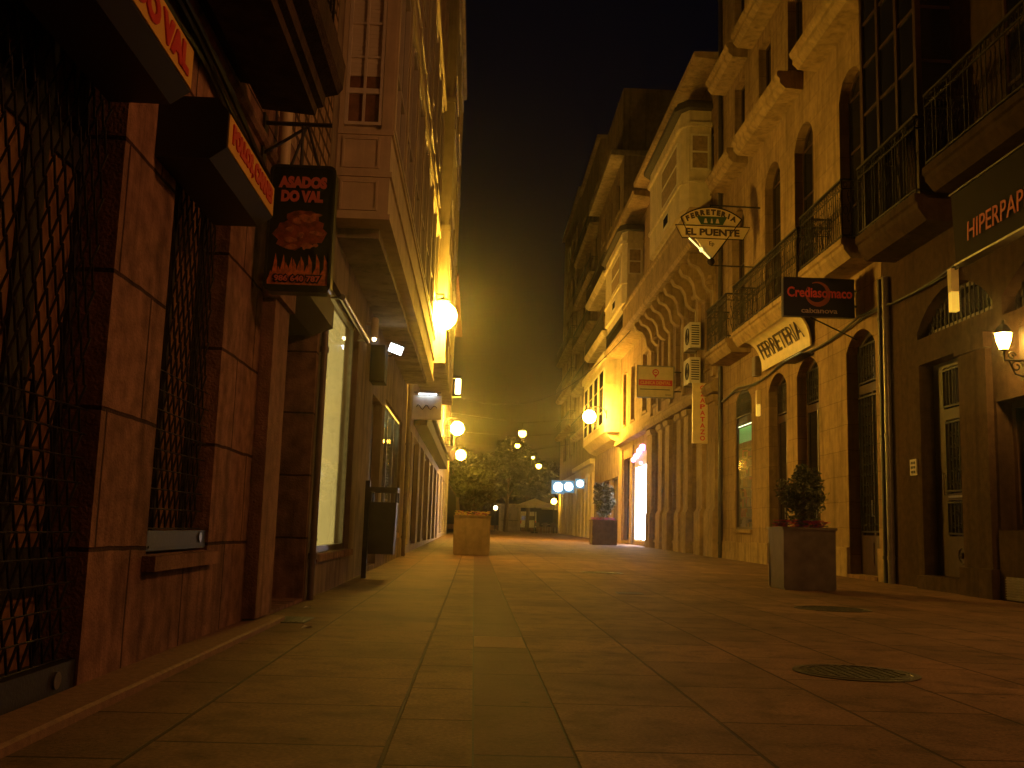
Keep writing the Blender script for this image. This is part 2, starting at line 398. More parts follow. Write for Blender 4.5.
def walls(b, X, side, y0, y1, z0, z1, holes, mt, t=.3, deep=8, name='wall'):
    m = MB(); v, f = plate([(y0, z0), (y1, z0), (y1, z1), (y0, z1)], [arch(*h) for h in holes], t); m.add(v, f, on_x(X, side))
    m.box(X + side * (t + .25), X + side * deep, y0 + .01, y1 - .01, z0 + .01, z1 - .01)
    for a, c in ((y0, y0 + .3), (y1 - .3, y1)): m.box(X + side * (t + .001), X + side * (t + .249), a, c, z0, z1)
    m.box(X + side * (t + .001), X + side * (t + .249), y0 + .301, y1 - .301, z1 - .2, z1)
    return m.build(name, M[mt], b)
def railing(par, Xo, Xw, side, y0, y1, z0, z1, style=0, mt='iron', step=.12):
    m = MB(); h = z1 - z0
    def run(p, q):
        p = Vector(p); q = Vector(q); L = (q - p).length; d = (q - p) / L
        a = math.atan2(d.y, d.x); mx = Matrix.Translation(p) @ Matrix.Rotation(a, 4, 'Z')
        m.box(0, L, -.028, .028, h - .035, h, mx); m.box(0, L, -.012, .012, .06, .085, mx); m.box(0, L, -.011, .011, h - .2, h - .18, mx)
        n = max(2, int(L / step))
        for i in range(n + 1):
            x = L * i / n
            if style == 0 or i % 4 in (0, 3): m.box(x - .008, x + .008, -.008, .008, 0, h - .035, mx)
            else:
                m.tube([mx @ Vector((x + .030 * math.sin(k * math.pi / 3), 0, .09 + (h - .3) * k / 12)) for k in range(13)], .008, 4)
            if i < n:
                xc = x + L / n / 2
                m.tube([mx @ Vector((xc + .038 * math.cos(k * math.pi / 4), 0, h - .11 + .05 * math.sin(k * math.pi / 4))) for k in range(8)], .007, 4, closed=True)
                if style == 1:
                    m.tube([mx @ Vector((xc + .04 * math.cos(k * math.pi / 4), 0, h * .48 + .08 * math.sin(k * math.pi / 4))) for k in range(8)], .007, 4, closed=True)
                m.ball(mx @ Vector((x, 0, h * .3)), .017, 6, 4); m.ball(mx @ Vector((x, 0, h * .7)), .015, 6, 4)
    e = side * .05
    run((Xo + e, y0 + .04, z0), (Xo + e, y1 - .04, z0)); run((Xo + e, y0 + .04, z0), (Xw, y0 + .04, z0)); run((Xo + e, y1 - .04, z0), (Xw, y1 - .04, z0))
    return m.build('railing', M[mt], par)
def slab_profile(Xo, Xw, side, zt, t):
    d = side
    return [(Xw - d * .002, zt), (Xo, zt), (Xo, zt - t * .28), (Xo + d * .04, zt - t * .34), (Xo + d * .05, zt - t * .55), (Xo + d * .1, zt - t * .72), (Xo + d * .18, zt - t), (Xw - d * .002, zt - t)]
def balcony(b, Xo, Xw, side, y0, y1, zf, top, style=0, t=.28, mt='ashlar_plain', rail=True, step=.12):
    m = MB(); m.prism(slab_profile(Xo, Xw, side, zf, t), 'y', y0, y1)
    s_ = m.build('balcony', M[mt], b)
    if rail: railing(s_, Xo, Xw, side, y0, y1, zf + .002, top, style, step=step)
    return s_
def drainpipe(b, x, y, z1, r=.055, mt='pipe', z0=None):
    z0 = gz(y) if z0 is None else z0
    m = MB(); m.tube([(x, y, z0), (x, y, z1)], r, 10)
    z = z0 + .4
    while z < z1: m.tube([(x, y, z), (x, y, z + .06)], r + .012, 10); z += 2.1
    return m.build('drainpipe', M[mt], b, True)
def ironwork(par, X, side, y0, y1, z0, z1, step=.11, name='grille', scroll=True):
    m = MB(); n = max(2, int((y1 - y0) / step))
    for i in range(n + 1):
        y = y0 + (y1 - y0) * i / n; m.box(X - .009, X + .009, y - .009, y + .009, z0, z1)
    for z in (z0 + .02, z1 - .02): m.box(X - .008, X + .008, y0, y1, z - .014, z + .014)
    if scroll:
        zz = z0 + .14; k = 0
        while zz < z1 - .1:
            for i in range(n):
                y = y0 + (y1 - y0) * (i + .5) / n; rr = min(.045, (y1 - y0) / n * .42)
                if (i + k) % 2 == 0:
                    m.tube([(X, y + rr * math.cos(q * .7) * (1 - q / 14), zz + rr * 1.2 * math.sin(q * .7) * (1 - q / 14)) for q in range(11)], .006, 4)
                else: m.ball((X, y, zz), .018, 6, 4)
            zz += .19; k += 1
    return m.build(name, M['iron'], par)
def diamond_grille(b, X, y0, y1, z0, z1, name='roller_grille', pitch=.105, row=.105):
    m = MB(); nz = int((z1 - z0) / row); ny = int((y1 - y0) / pitch)
    for k in range(nz):
        z = z0 + k * row; pts = []
        for i in range(2 * ny + 1):
            y = y0 + i * pitch / 2; up = (i % 2 == 0) == (k % 2 == 0)
            pts.append((X + .004 * (1 if up else -1), y, z + (row if up else 0)))
        m.tube(pts, .0062, 5)
    for k in range(0, nz, 1):
        if (z0 + k * row) < z0 + (z1 - z0) * .38: m.tube([(X + .008, y0, z0 + k * row), (X + .008, y1, z0 + k * row)], .004, 4)
    return m.build(name, M['iron'], b)

# ------------------------------------------------------------------ LEFT: stone grill shop
XL, XR = -1.65, 7.2
bL0 = root('stone_shop_building', 'dark granite building with lattice roller grilles and a balcony over the grill shop', 'building', (XL, 4.5, 0))
h0 = [(1.9, 4.42, .0, 2.95, 0), (5.18, 6.36, .57, 2.95, 0), (8.0, 10.02, .0, 3.02, 0)]
h0 = [(a, b_, max(c, .03), d, e) for a, b_, c, d, e in h0]
walls(bL0, XL, -1, -8, 10.15, 0, 3.9, h0, 'granite', t=.34)
m = MB(); v, f = plate([(-8, 3.902), (10.15, 3.902), (10.15, 12), (-8, 12)], [arch(1.5, 2.7, 4.0, 6.6, 0), arch(4.3, 5.5, 4.0, 6.6, 0)], .3); m.add(v, f, on_x(XL - .003, -1))
m.box(XL - .5, XL - 8, -8, 10.14, 3.91, 12)
m.build('upper_wall', M['rubble'], bL0)
window(bL0, XL, -1, 1.5, 2.7, 4.0, 6.6, 0, sill=False); window(bL0, XL, -1, 4.3, 5.5, 4.0, 6.6, 0, sill=False)
m = MB(); m.box(XL + .003, XL + .1, 7.42, 7.98, .06, 2.42); m.box(XL + .003, XL + .14, 7.38, 8.0, 2.425, 2.6)
m.build('pilaster', M['granite_plain'], bL0)
m = MB(); m.prism([(XL + .002, 3.46), (XL + .03, 3.47), (XL + .05, 3.50), (XL + .05, 3.53), (XL + .03, 3.57), (XL + .002, 3.58)], 'y', -8, 10.1)
m.build('string_course', M['granite_plain'], bL0)
# balcony overhead
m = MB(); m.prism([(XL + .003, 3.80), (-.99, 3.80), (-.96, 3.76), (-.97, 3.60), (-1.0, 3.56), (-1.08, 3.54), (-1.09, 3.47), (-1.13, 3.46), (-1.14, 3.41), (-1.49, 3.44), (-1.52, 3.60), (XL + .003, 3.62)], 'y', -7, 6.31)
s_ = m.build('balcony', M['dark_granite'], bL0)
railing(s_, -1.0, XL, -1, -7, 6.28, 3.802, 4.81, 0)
# first roller grille with door behind
g = diamond_grille(bL0, XL - .06, 1.95, 4.40, .16, 2.95)
m = MB(); m.box(XL - .11, XL - .012, 1.93, 4.41, .035, .155); m.build('bottom_rail', M['iron'], g)
m = MB()
m.tube([(XL - .012, 4.22, .095), (XL - .002, 4.22, .095)], .035, 14); m.build('lock', M['steel'], g)
d = MB(); xd = XL - .17
for a, c in ((1.9, 2.0), (2.6, 2.72), (3.22, 3.32), (3.86, 4.05), (4.385, 4.418)): d.box(xd - .05, xd, a, c, .04, 2.92)
d.box(xd - .049, xd - .001, 1.9, 4.41, .04, .12); d.box(xd - .048, xd - .002, 1.9, 4.41, .42, .62); d.box(xd - .048, xd - .002, 1.9, 4.41, 2.28, 2.42); d.box(xd - .048, xd - .002, 1.9, 4.41, 2.84, 2.93)
dr = d.build('door', M['iron'], bL0)
m = MB()
for a, c in ((2.0, 2.6), (2.72, 3.22), (3.32, 3.86), (4.05, 4.385)): m.box(xd - .03, xd - .02, a, c, .11, .43); m.box(xd - .03, xd - .02, a, c, .61, 2.29)
m.build('pane', M['brown_glass'], dr)
m = MB(); m.tube([(xd + .045, 3.86, .80), (xd + .045, 4.02, .80), (xd + .045, 4.02, 1.28), (xd + .045, 3.86, 1.28)], .014, 8, closed=True); m.tube([(xd, 3.94, .80), (xd + .045, 3.94, .80)], .01, 6); m.tube([(xd, 3.94, 1.28), (xd + .045, 3.94, 1.28)], .01, 6); m.build('handle', M['iron'], dr)
m = MB(); m.box(XL - .45, XL + .12, 1.9, 4.42, -.01, .034); m.build('threshold', M['granite_plain'], bL0)
# second roller grille window
g = diamond_grille(bL0, XL - .06, 5.2, 6.34, .70, 2.95)
m = MB(); m.box(XL - .11, XL - .012, 5.2, 6.34, .585, .69); m.box(XL - .0118, XL - .006, 5.24, 6.30, .60, .612)
m.build('bottom_rail', M['iron'], g)
m = MB()
m.tube([(XL - .0115, 6.2, .65), (XL - .004, 6.2, .65)], .03, 12); m.build('lock', M['steel'], g)
w = window(bL0, XL, -1, 5.18, 6.36, .57, 2.95, 0, depth=.15, cols=2, rows=1, fm='iron', pm='brown_glass', sill=False)
m = MB(); m.box(XL + .002, XL + .07, 5.12, 6.42, .49, .565); m.box(XL - .30, XL + .001, 5.185, 6.355, .545, .568); m.build('window_sill', M['granite_plain'], bL0)
# barred doorway
m = MB(); xg = XL - .30
m.box(xg - .04, xg, 8.02, 9.98, .02, .16); m.box(xg - .04, xg, 8.02, 8.1, .16, 2.9); m.box(xg - .04, xg, 9.9, 9.98, .16, 2.9); m.box(xg - .04, xg, 8.1, 9.9, .95, 1.05); m.box(xg - .04, xg, 8.1, 9.9, 2.35, 2.42)
m.box(xg - .035, xg - .012, 8.1, 9.9, .16, .95)
for i in range(13): y = 8.2 + i * .133; m.box(xg - .03, xg - .01, y - .011, y + .011, 1.05, 2.35); m.lathe([(.012, 0), (.02, .05), (.001, .13)], (xg - .02, y, 2.42), 6)
dg = m.build('gate', M['wood'], bL0)
m = MB(); m.ball((xg + .025, 8.2, 1.0), .03, 8, 6); m.build('knob', M['steel'], dg)
m = MB(); m.prism([(XL - .31, 2.99), (XL + .12, 2.99), (XL + .16, 2.94), (XL + .16, 2.70), (XL - .05, 2.62), (XL - .31, 2.62)], 'y', 8.03, 9.95); m.build('shutter_box', M['sign_dark_side'], bL0)
m = MB(); m.tube([(XL + .08, 7.45, 2.9), (XL + .08, 7.45, 5.2)], .05, 10); m.build('conduit', M['conduit'], bL0, True)
drainpipe(bL0, XL + .045, 10.22, 3.9, .035, 'pipe')
# cables along the granite wall
m = MB()
for k, (x, z, sg) in enumerate([(-1.60, 3.36, .03), (-1.57, 3.39, .05), (-1.59, 3.42, .02), (-1.62, 3.32, .04)]):
    m.tube([(x, 1 + i * .35, z - (.09 * (i * .35 - 4.4) if i > 12 else 0) + .02 * math.sin(i * 1.3 + k) - sg * math.sin(i * math.pi / 6) ** 2) for i in range(19)], .016, 5)
m.tube([(-1.58, 7.1, 3.2), (-1.5, 7.25, 3.12), (-1.5, 7.38, 3.2), (-1.5, 7.5, 3.35), (-1.56, 7.5, 3.6)], .014, 5)
tag(m.build('cable_bundle', M['cable'], None, True), 'sagging bundle of black cables above the yellow shop signs', 'cable')

# ---- yellow shop sign boxes
def sign_box(y0, y1, words, label, cat='shop sign'):
    r = root('shop_sign', label, cat, (-1.5, (y0 + y1) / 2, 2.53), 'yellow sign boxes over the grilles')
    pr = [(XL + .003, 2.85), (-1.37, 2.85), (-1.30, 2.78), (-1.30, 2.59), (-1.38, 2.53), (XL + .003, 2.53)]
    m = MB(); m.prism(pr, 'y', y0, y1); m.build('casing', M['sign_dark_side'], r)
    m = MB(); m.box(-1.299, -1.294, y0 + .012, y1 - .012, 2.598, 2.772); m.build('face_panel', M['sign_yellow'], r)
    m = MB(); v, f = fit(text(words, .16, .010), (y1 - y0) - .16, .125); m.add(v, f, face_x(-1.2905, (y0 + y1) / 2, 2.685, -1)); m.build('lettering', M['red'], r)
sign_box(2.52, 4.17, 'ASADOS DO VAL', 'yellow sign box with red letters over the nearest roller grille')
sign_box(4.81, 5.95, 'POLLOS, CARNES', 'yellow sign box with red letters over the smaller lattice grille')

# ---- hanging grill sign
r = root('hanging_sign', 'black hanging sign of red letters over roast meat and flames', 'hanging sign', (-1.32, 7.07, 2.385))
m = MB()
def rrect(x0, x1, z0, z1, rad, n=4):
    p = []
    for cx, cz, a in ((x1 - rad, z1 - rad, 0), (x0 + rad, z1 - rad, 90), (x0 + rad, z0 + rad, 180), (x1 - rad, z0 + rad, 270)):
        for i in range(n + 1): q = R(a + 90 * i / n); p.append((cx + rad * math.cos(q), cz + rad * math.sin(q)))
    return p
sx0, sx1, sz0, sz1 = -1.555, -1.092, 2.385, 3.312
m.prism(rrect(sx0, sx1, sz0, sz1, .045), 'y', 7.005, 7.15); m.build('casing', M['sign_black'], r)
m = MB(); v, f = plate(rrect(sx0 - .006, sx1 + .006, sz0 - .006, sz1 + .006, .05), [rrect(sx0 + .012, sx1 - .012, sz0 + .012, sz1 - .012, .035)], .02); m.add(v, f, on_y(6.99)); m.build('frame', M['iron'], r)
cx = (sx0 + sx1) / 2
m = MB()
v, f = fit(text('ASADOS', .1, .007), .345, .088); m.add(v, f, face_y(cx, 7.001, 3.19))
v, f = fit(text('DO VAL', .1, .007), .30, .088); m.add(v, f, face_y(cx, 7.001, 3.085))
m.build('lettering', M['red_white'], r)
m = MB(); v, f = fit(text('986 640 787', .06, .009, .002), .355, .072); m.add(v, f, face_y(cx, 6.995, 2.475)); m.build('letter_outline', M['sign_black'], r)
m = MB(); v, f = fit(text('986 640 787', .06, .002, .002), .325, .046); m.add(v, f, face_y(cx, 6.991, 2.475)); m.build('phone_lettering', M['red_white'], r)
rnd = random.Random(3)
def blob(c, rx, rz, n=18, jag=.18, seed=0):
    q = random.Random(seed); return [(c[0] + rx * math.cos(2 * math.pi * i / n) * (1 + q.uniform(-jag, jag)), c[1] + rz * math.sin(2 * math.pi * i / n) * (1 + q.uniform(-jag, jag))) for i in range(n)]
m = MB()
for c, a, b_, sd in [((cx - .05, 2.80), .13, .12, 1), ((cx + .09, 2.82), .09, .10, 2), ((cx + .02, 2.93), .12, .05, 3)]:
    v, f = plate(blob(c, a, b_, seed=sd), [], .003); m.add(v, f, on_y(7.0012 - sd * .0012))
m.build('roast_picture', M['meat'], r)
m = MB()
for k in range(14):
    c = (cx + rnd.uniform(-.14, .15), rnd.uniform(2.70, 2.95)); v, f = plate(blob(c, rnd.uniform(.015, .05), rnd.uniform(.01, .03), 12, .3, k + 10), [], .002); m.add(v, f, on_y(6.9955 - k * .0001))
m.build('roast_highlight', M['meat_pale'], r)
m = MB()
for k in range(15):
    x = sx0 + .04 + k * .0275; hgt = .10 + .13 * abs(math.sin(k * 1.7)); w_ = .02
    v, f = plate([(x - w_, 2.43), (x + w_, 2.43), (x + w_ * .9, 2.43 + hgt * .4), (x + w_ * .2 + .01, 2.43 + hgt * .75), (x + .012 * math.sin(k * 3), 2.43 + hgt), (x - w_ * .5, 2.43 + hgt * .6), (x - w_ * 1.1, 2.43 + hgt * .3)], [], .002)
    m.add(v, f, on_y(6.9975 + (k % 3) * .0006))
m.build('flame_picture', M['flame'], r)
m = MB()
m.tube([(XL + .002, 7.075, 3.66), (-1.15, 7.075, 3.66)], .016, 6); m.tube([(XL + .002, 7.075, 3.42), (-1.3, 7.075, 3.66)], .012, 6)
for x in (-1.44, -1.22): m.tube([(-1.33, 7.075, 3.66), (x, 7.075, 3.31)], .011, 6)
m.tube([(-1.36, 7.075, 3.66), (-1.36, 7.075, 3.31)], .011, 6); m.box(XL + .002, XL + .02, 7.02, 7.13, 3.36, 3.72)
m.build('bracket', M['iron'], r)

# ------------------------------------------------------------------ LEFT: cream gallery house
bL1 = root('gallery_house', 'house with a cream glazed gallery overhanging a shop window', 'building', (XL, 16.5, gz(16)))
h1 = [(10.48, 13.42, .44, 3.42, 0), (15.5, 17.2, .12, 2.8, 0), (17.7, 21.9, .62, 3.0, 0)]
walls(bL1, XL, -1, 10.18, 22.98, 0, 14, h1, 'render_dark')
# shop window with blind
w = window(bL1, XL, -1, 10.48, 13.42, .44, 3.42, 0, depth=.07, cols=1, rows=1, fm='steel', fw=.07, sill=False, pane=False)
m = MB(); m.box(XL - .205, XL - .195, 10.5, 13.4, .50, 3.4); m.build('blind', M['blind_lit'], w)
gl = bpy.data.materials.new('clear_glass'); gl.use_nodes = True
nt = gl.node_tree; nb = nt.nodes['Principled BSDF']; nb.inputs['Base Color'].default_value = (.9, .9, .88, 1); nb.inputs['Roughness'].default_value = .03; nb.inputs['Transmission Weight'].default_value = 1.0; nb.inputs['IOR'].default_value = 1.3
gn = nt.nodes.new('ShaderNodeTexNoise'); gn.inputs['Scale'].default_value = 4; gm = nt.nodes.new('ShaderNodeMapRange'); gm.inputs[3].default_value = .0; gm.inputs[4].default_value = .06
nt.links.new(gn.outputs['Fac'], gm.inputs[0]); nt.links.new(gm.outputs[0], nb.inputs['Roughness']); M['clear'] = gl
m = MB(); m.box(XL - .10, XL - .094, 10.52, 13.38, .48, 3.38); m.build('pane', M['clear'], w)
m = MB(); m.box(XL + .001, XL + .06, 10.42, 13.5, .36, .438); m.build('sill', M['granite_plain'], w)
m = MB(); m.tube([(XL + .13, 10.7, 3.2), (XL + .13, 13.3, 3.2)], .035, 10)
for y in (10.75, 13.25): m.box(XL + .001, XL + .13, y - .012, y + .012, 3.19, 3.21)
m.build('awning_roller', M['steel'], bL1, True)
# wooden door and lit display window
m = MB(); m.box(XL - .2, XL - .15, 15.5, 17.2, .12, 2.8)
for a, c in ((.3, 1.0), (1.15, 2.6)):
    for y in (15.65, 16.45): m.box(XL - .15, XL - .13, y, y + .62, a, c)
d_ = m.build('door', M['wood'], bL1); m = MB(); m.tube([(XL - .10, 16.38, 1.1), (XL - .10, 16.38, 1.4)], .015, 6); m.box(XL - .13, XL - .09, 16.365, 16.395, 1.1, 1.12); m.box(XL - .13, XL - .09, 16.365, 16.395, 1.38, 1.4); m.build('handle', M['steel'], d_)
w = window(bL1, XL, -1, 17.7, 21.9, .62, 3.0, 0, depth=.06, cols=3, rows=1, fm='steel', fw=.06, pane=False)
m = MB(); m.box(XL - .10, XL - .094, 17.75, 21.85, .66, 2.96); m.build('pane', M['clear'], w)
m = MB(); m.box(XL - .40, XL - .37, 18, 21.7, 2.88, 2.92); m.build('tube_light', M['shop_tube'], w)
m = MB()
for k in range(70):
    y = random.uniform(17.8, 21.7); z = random.choice((.7, 1.15, 1.6, 2.05, 2.5)); a = random.uniform(.04, .12); m.cur = random.randrange(4)
    m.box(XL - .45, XL - random.uniform(.2, .38), y, y + a, z, z + random.uniform(.1, .36))
m.cur = 0
for z in (.66, 1.11, 1.56, 2.01, 2.46): m.box(XL - .5, XL - .2, 17.74, 21.86, z, z + .025)
m.build('display_shelves', [M['blind'], M['green_sign'], M['sign_yellow'], M['plastic_white']], w)
# gallery
X2 = -1.06
gal = MB(); gal.box(XL + .003, X2, 10.55, 22.6, 4.05, 5.05); gal.box(XL + .003, X2 - .06, 10.61, 22.54, 5.051, 14)
for z in (4.07, 4.55, 5.03): gal.box(XL + .004, X2 + .025, 10.527, 22.62, z - .03, z + .03)
ga = gal.build('gallery', M['cream'], bL1)
m = MB()   # end face framing
for z0, z1 in ((4.14, 4.48), (4.62, 4.97)): 
    v, f = plate([(XL + .06, z0), (X2 - .12, z0), (X2 - .12, z1), (XL + .06, z1)], [[(XL + .085, z0 + .025), (X2 - .145, z0 + .025), (X2 - .145, z1 - .025), (XL + .085, z1 - .025)]], .018); m.add(v, f, on_y(10.533))
m.box(XL + .004, XL + .055, 10.545, 10.608, 5.06, 13.9); m.box(X2 - .115, X2 + .004, 10.546, 10.66, 5.06, 13.9)
m.build('panel_moulding', M['cream'], ga)
def end_window(z0, rows, hgt):
    fr = MB(); xa, xb = XL + .06, X2 - .12; z1 = z0 + rows * hgt
    v, f = plate([(xa, z0), (xb, z0), (xb, z1), (xa, z1)], [[(xa + .035, z0 + .035), (xb - .035, z0 + .035), (xb - .035, z1 - .035), (xa + .035, z1 - .035)]], .05); fr.add(v, f, on_y(10.552))
    fr.box((xa + xb) / 2 - .014, (xa + xb) / 2 + .014, 10.562, 10.598, z0 + .03, z1 - .03)
    for k in range(1, rows):
        t = .03 if k == 1 else .012; fr.box(xa + .03, xb - .03, 10.564, 10.596, z0 + k * hgt - t, z0 + k * hgt + t)
    w = fr.build('gallery_window', M['offwhite'], ga)
    p = MB(); p.box(xa + .02, xb - .02, 10.600, 10.606, z0 + .02, z0 + hgt * 1.45); p.build('pane', M['brown_glass'], w)
    p = MB(); p.box(xa + .02, xb - .02, 10.599, 10.607, z0 + hgt * 1.46, z1 - .02); 
    for k in range(int((z1 - z0 - hgt * 1.46) / .05)): p.box(xa + .03, xb - .03, 10.594, 10.599, z0 + hgt * 1.46 + k * .05, z0 + hgt * 1.46 + k * .05 + .03)
    p.build('blind', M['blind'], w)
end_window(5.12, 5, .40); end_window(7.75, 5, .40)
for i in range(7):
    ya = 10.75 + i * 1.68; yb = ya + 1.45
    for z0, z1 in ((5.15, 7.4), (8.1, 10.4)):
        fr = MB(); v, f = plate([(ya, z0), (yb, z0), (yb, z1), (ya, z1)], [[(ya + .07, z0 + .07), (yb - .07, z0 + .07), (yb - .07, z1 - .07), (ya + .07, z1 - .07)]], .07); fr.add(v, f, on_x(X2 + .012, -1))
        fr.box(X2 - .05, X2, (ya + yb) / 2 - .025, (ya + yb) / 2 + .025, z0 + .06, z1 - .06); fr.box(X2 - .048, X2 - .004, ya + .06, yb - .06, z0 + .78, z0 + .83); fr.box(X2, X2 + .03, ya - .02, yb + .02, z0 - .06, z0 - .002)
        w = fr.build('gallery_window', M['offwhite'], ga); p = MB(); p.box(X2 - .052, X2 - .046, ya + .05, yb - .05, z0 + .05, z1 - .05); p.build('pane', M['glass'], w)
m = MB(); m.box(XL + .004, X2 + .05, 10.50, 22.64, 7.42, 7.62); m.box(XL + .004, X2 + .06, 10.50, 22.64, 10.55, 10.75)
for i in range(8): m.box(X2 - .06, X2 + .03, 10.56 + i * 1.69, 10.70 + i * 1.69, 5.07, 13.9)
m.build('cornice', M['cream'], ga)
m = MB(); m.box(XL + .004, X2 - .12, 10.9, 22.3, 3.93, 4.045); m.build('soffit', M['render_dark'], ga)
# small lamps and boxes on it
r = root('security_lamp', 'small white cylinder lamp on the wall beside the shop window', 'wall lamp', (XL, 14.3, 3.4))
m = MB(); m.lathe([(.05, 0), (.055, .02), (.055, .28), (.03, .3)], (XL + .12, 14.2, 3.42), 12); m.box(XL + .002, XL + .1, 14.18, 14.22, 3.6, 3.64); m.build('body', M['plastic_white'], r, True)
m = MB(); m.ball((XL + .12, 14.2, 3.40), .03, 8, 6); m.build('bulb', M['bulb'], r)
r = root('flood_light', 'small bright white floodlight tilted out over the wooden door', 'floodlight', (XL, 16.1, 3.6))
m = MB(); mx = Matrix.Translation((XL + .28, 16.1, 3.62)) @ Matrix.Rotation(R(25), 4, 'X') @ Matrix.Rotation(R(20), 4, 'Y')
m.box(-.12, .12, -.05, .06, -.08, .08, mx); m.tube([(XL + .002, 16.15, 3.5), (XL + .2, 16.15, 3.5), (XL + .28, 16.12, 3.58)], .014, 6); m.build('housing', M['iron'], r)
m = MB(); m.box(-.11, .11, -.058, -.051, -.07, .07, mx); m.build('lens', M['cool'], r)
r = root('wall_cabinet', 'brown metal wall cabinet below the floodlight', 'cabinet', (XL, 15.2, 3.0))
m = MB(); m.box(XL + .002, XL + .22, 14.9, 15.4, 2.9, 3.45); m.build('body', M['sign_brown'], r); m = MB(); m.box(XL + .03, XL + .19, 14.885, 14.899, 2.94, 3.41); m.build('door', M['sign_brown'], r)
# litter bin
r = root('litter_bin', 'dark metal litter bin with a rim, hung on a tall post by the wall', 'litter bin', (-1.48, 14.4, gz(14.4)))
m = MB(); z = gz(14.4); m.box(-1.56, -1.49, 14.30, 14.37, z, 1.38); m.build('post', M['bin'], r)
m = MB(); m.prism([(-1.47, .36), (-1.12, .36), (-1.10, 1.08), (-1.48, 1.08)], 'y', 14.2, 14.55); m.build('bucket', M['bin'], r)
m = MB(); v, f = plate([(-1.49, 14.17), (-1.09, 14.17), (-1.09, 14.58), (-1.49, 14.58)], [[(-1.44, 14.22), (-1.14, 14.22), (-1.14, 14.53), (-1.44, 14.53)]], .07); m.add(v, f, Matrix.Translation((0, 0, 1.22)))
for x in (-1.48, -1.12): m.box(x, x + .03, 14.20, 14.23, 1.081, 1.22); m.box(x, x + .03, 14.52, 14.55, 1.081, 1.22)
m.build('rim', M['bin'], r)
# small potted plant inside window corner
def leaves(m, c, rx, ry, rz, n, size, rn, hollow=.35):
    for _ in range(n):
        while True:
            p = Vector((rn.uniform(-1, 1), rn.uniform(-1, 1), rn.uniform(-1, 1)))
            if hollow < p.length < 1: break
        q = Vector((c[0] + p.x * rx, c[1] + p.y * ry, c[2] + p.z * rz))
        a = Vector((rn.gauss(0, 1), rn.gauss(0, 1), rn.gauss(0, .6))).normalized(); b_ = a.cross(Vector((rn.gauss(0, 1), rn.gauss(0, 1), rn.gauss(0, 1)))).normalized()
        s_ = size * rn.uniform(.6, 1.3)
        m.add([q - a * s_, q + b_ * s_ * .45, q + a * s_, q - b_ * s_ * .45], [(0, 1, 2), (0, 2, 3)])
r = root('window_plant', 'small green potted plant at the foot of the lit shop window', 'potted plant', (XL - .03, 10.75, .46))
m = MB(); m.lathe([(.03, 0), (.042, .1)], (XL - .045, 10.72, .445), 10); m.build('pot', M['roof'], r)
m = MB(); leaves(m, (XL - .045, 10.72, .64), .04, .09, .11, 90, .035, random.Random(5), 0); m.build('foliage', M['leaf'], r)

# ------------------------------------------------------------------ LEFT: farther houses
bL2 = root('overhanging_house', 'tall pale house whose upper floors overhang the lamplit shopfronts', 'building', (XL, 34, gz(34)))
h2 = [(23.6, 25.4, .3, 3.1, 0), (26.2, 28.6, .3, 3.1, 0), (29.6, 31.4, .3, 3.1, 0), (32.2, 35.2, .3, 3.1, 0), (36.2, 38.4, .3, 3.1, 0), (39.4, 42, .3, 3.1, 0), (43, 45, .3, 3.1, 0)]
walls(bL2, XL, -1, 23, 46, 0, 14.6, h2, 'render')
for i, h in enumerate(h2): window(bL2, XL, -1, h[0], h[1], h[2], h[3], 0, depth=.12, cols=2, rows=1, fm=('steel', 'wood', 'iron')[i % 3], pm='glass' if i % 3 else 'brown_glass', sill=False)
XO = -.86
m = MB(); m.box(XL + .003, XO, 23.0, 31, 4.55, 14.6)
for z in (4.6, 7.8, 11.0, 14.2): m.box(XL + .004, XO + .05, 22.97, 31.03, z - .06, z + .06)
for y in (23.03, 26.8, 30.7): m.box(XO, XO + .04, y, y + .22, 4.67, 14.5)
for x in (XL + .06, XO - .09): m.box(x, x + .08, 22.975, 22.999, 4.67, 14.1)
ov = m.build('overhang', M['render'], bL2)
for i in range(2):
    for z0 in (5.5, 8.7, 11.9):
        ya = 23.6 + i * 3.73; fr = MB(); v, f = plate([(ya, z0), (ya + 2.5, z0), (ya + 2.5, z0 + 1.8), (ya, z0 + 1.8)], [[(ya + .08, z0 + .08), (ya + 2.42, z0 + .08), (ya + 2.42, z0 + 1.72), (ya + .08, z0 + 1.72)]], .05); fr.add(v, f, on_x(XO + .055, -1)); fr.box(XO + .008, XO + .05, ya + 1.2, ya + 1.26, z0 + .07, z0 + 1.73)
        w = fr.build('window', M['offwhite'], ov); p = MB(); p.box(XO + .010, XO + .016, ya + .05, ya + 2.45, z0 + .05, z0 + 1.75); p.build('pane', M['glass'], w)
m = MB(); m.prism([(XL, 14.61), (-.74, 14.61), (-.72, 14.75), (-.82, 14.95), (XL, 14.95)], 'y', 22.9, 31.1); m.build('eave', M['render_dark'], bL2)
m = MB(); m.box(XL + .003, -1.3, 25.7, 45, 3.35, 3.75); m.box(XL + .003, -1.2, 25.65, 45.05, 3.745, 3.84); m.build('shop_canopy', M['sign_brown'], bL2)
drainpipe(bL2, XL + .07, 22.9, 4.0, .05)

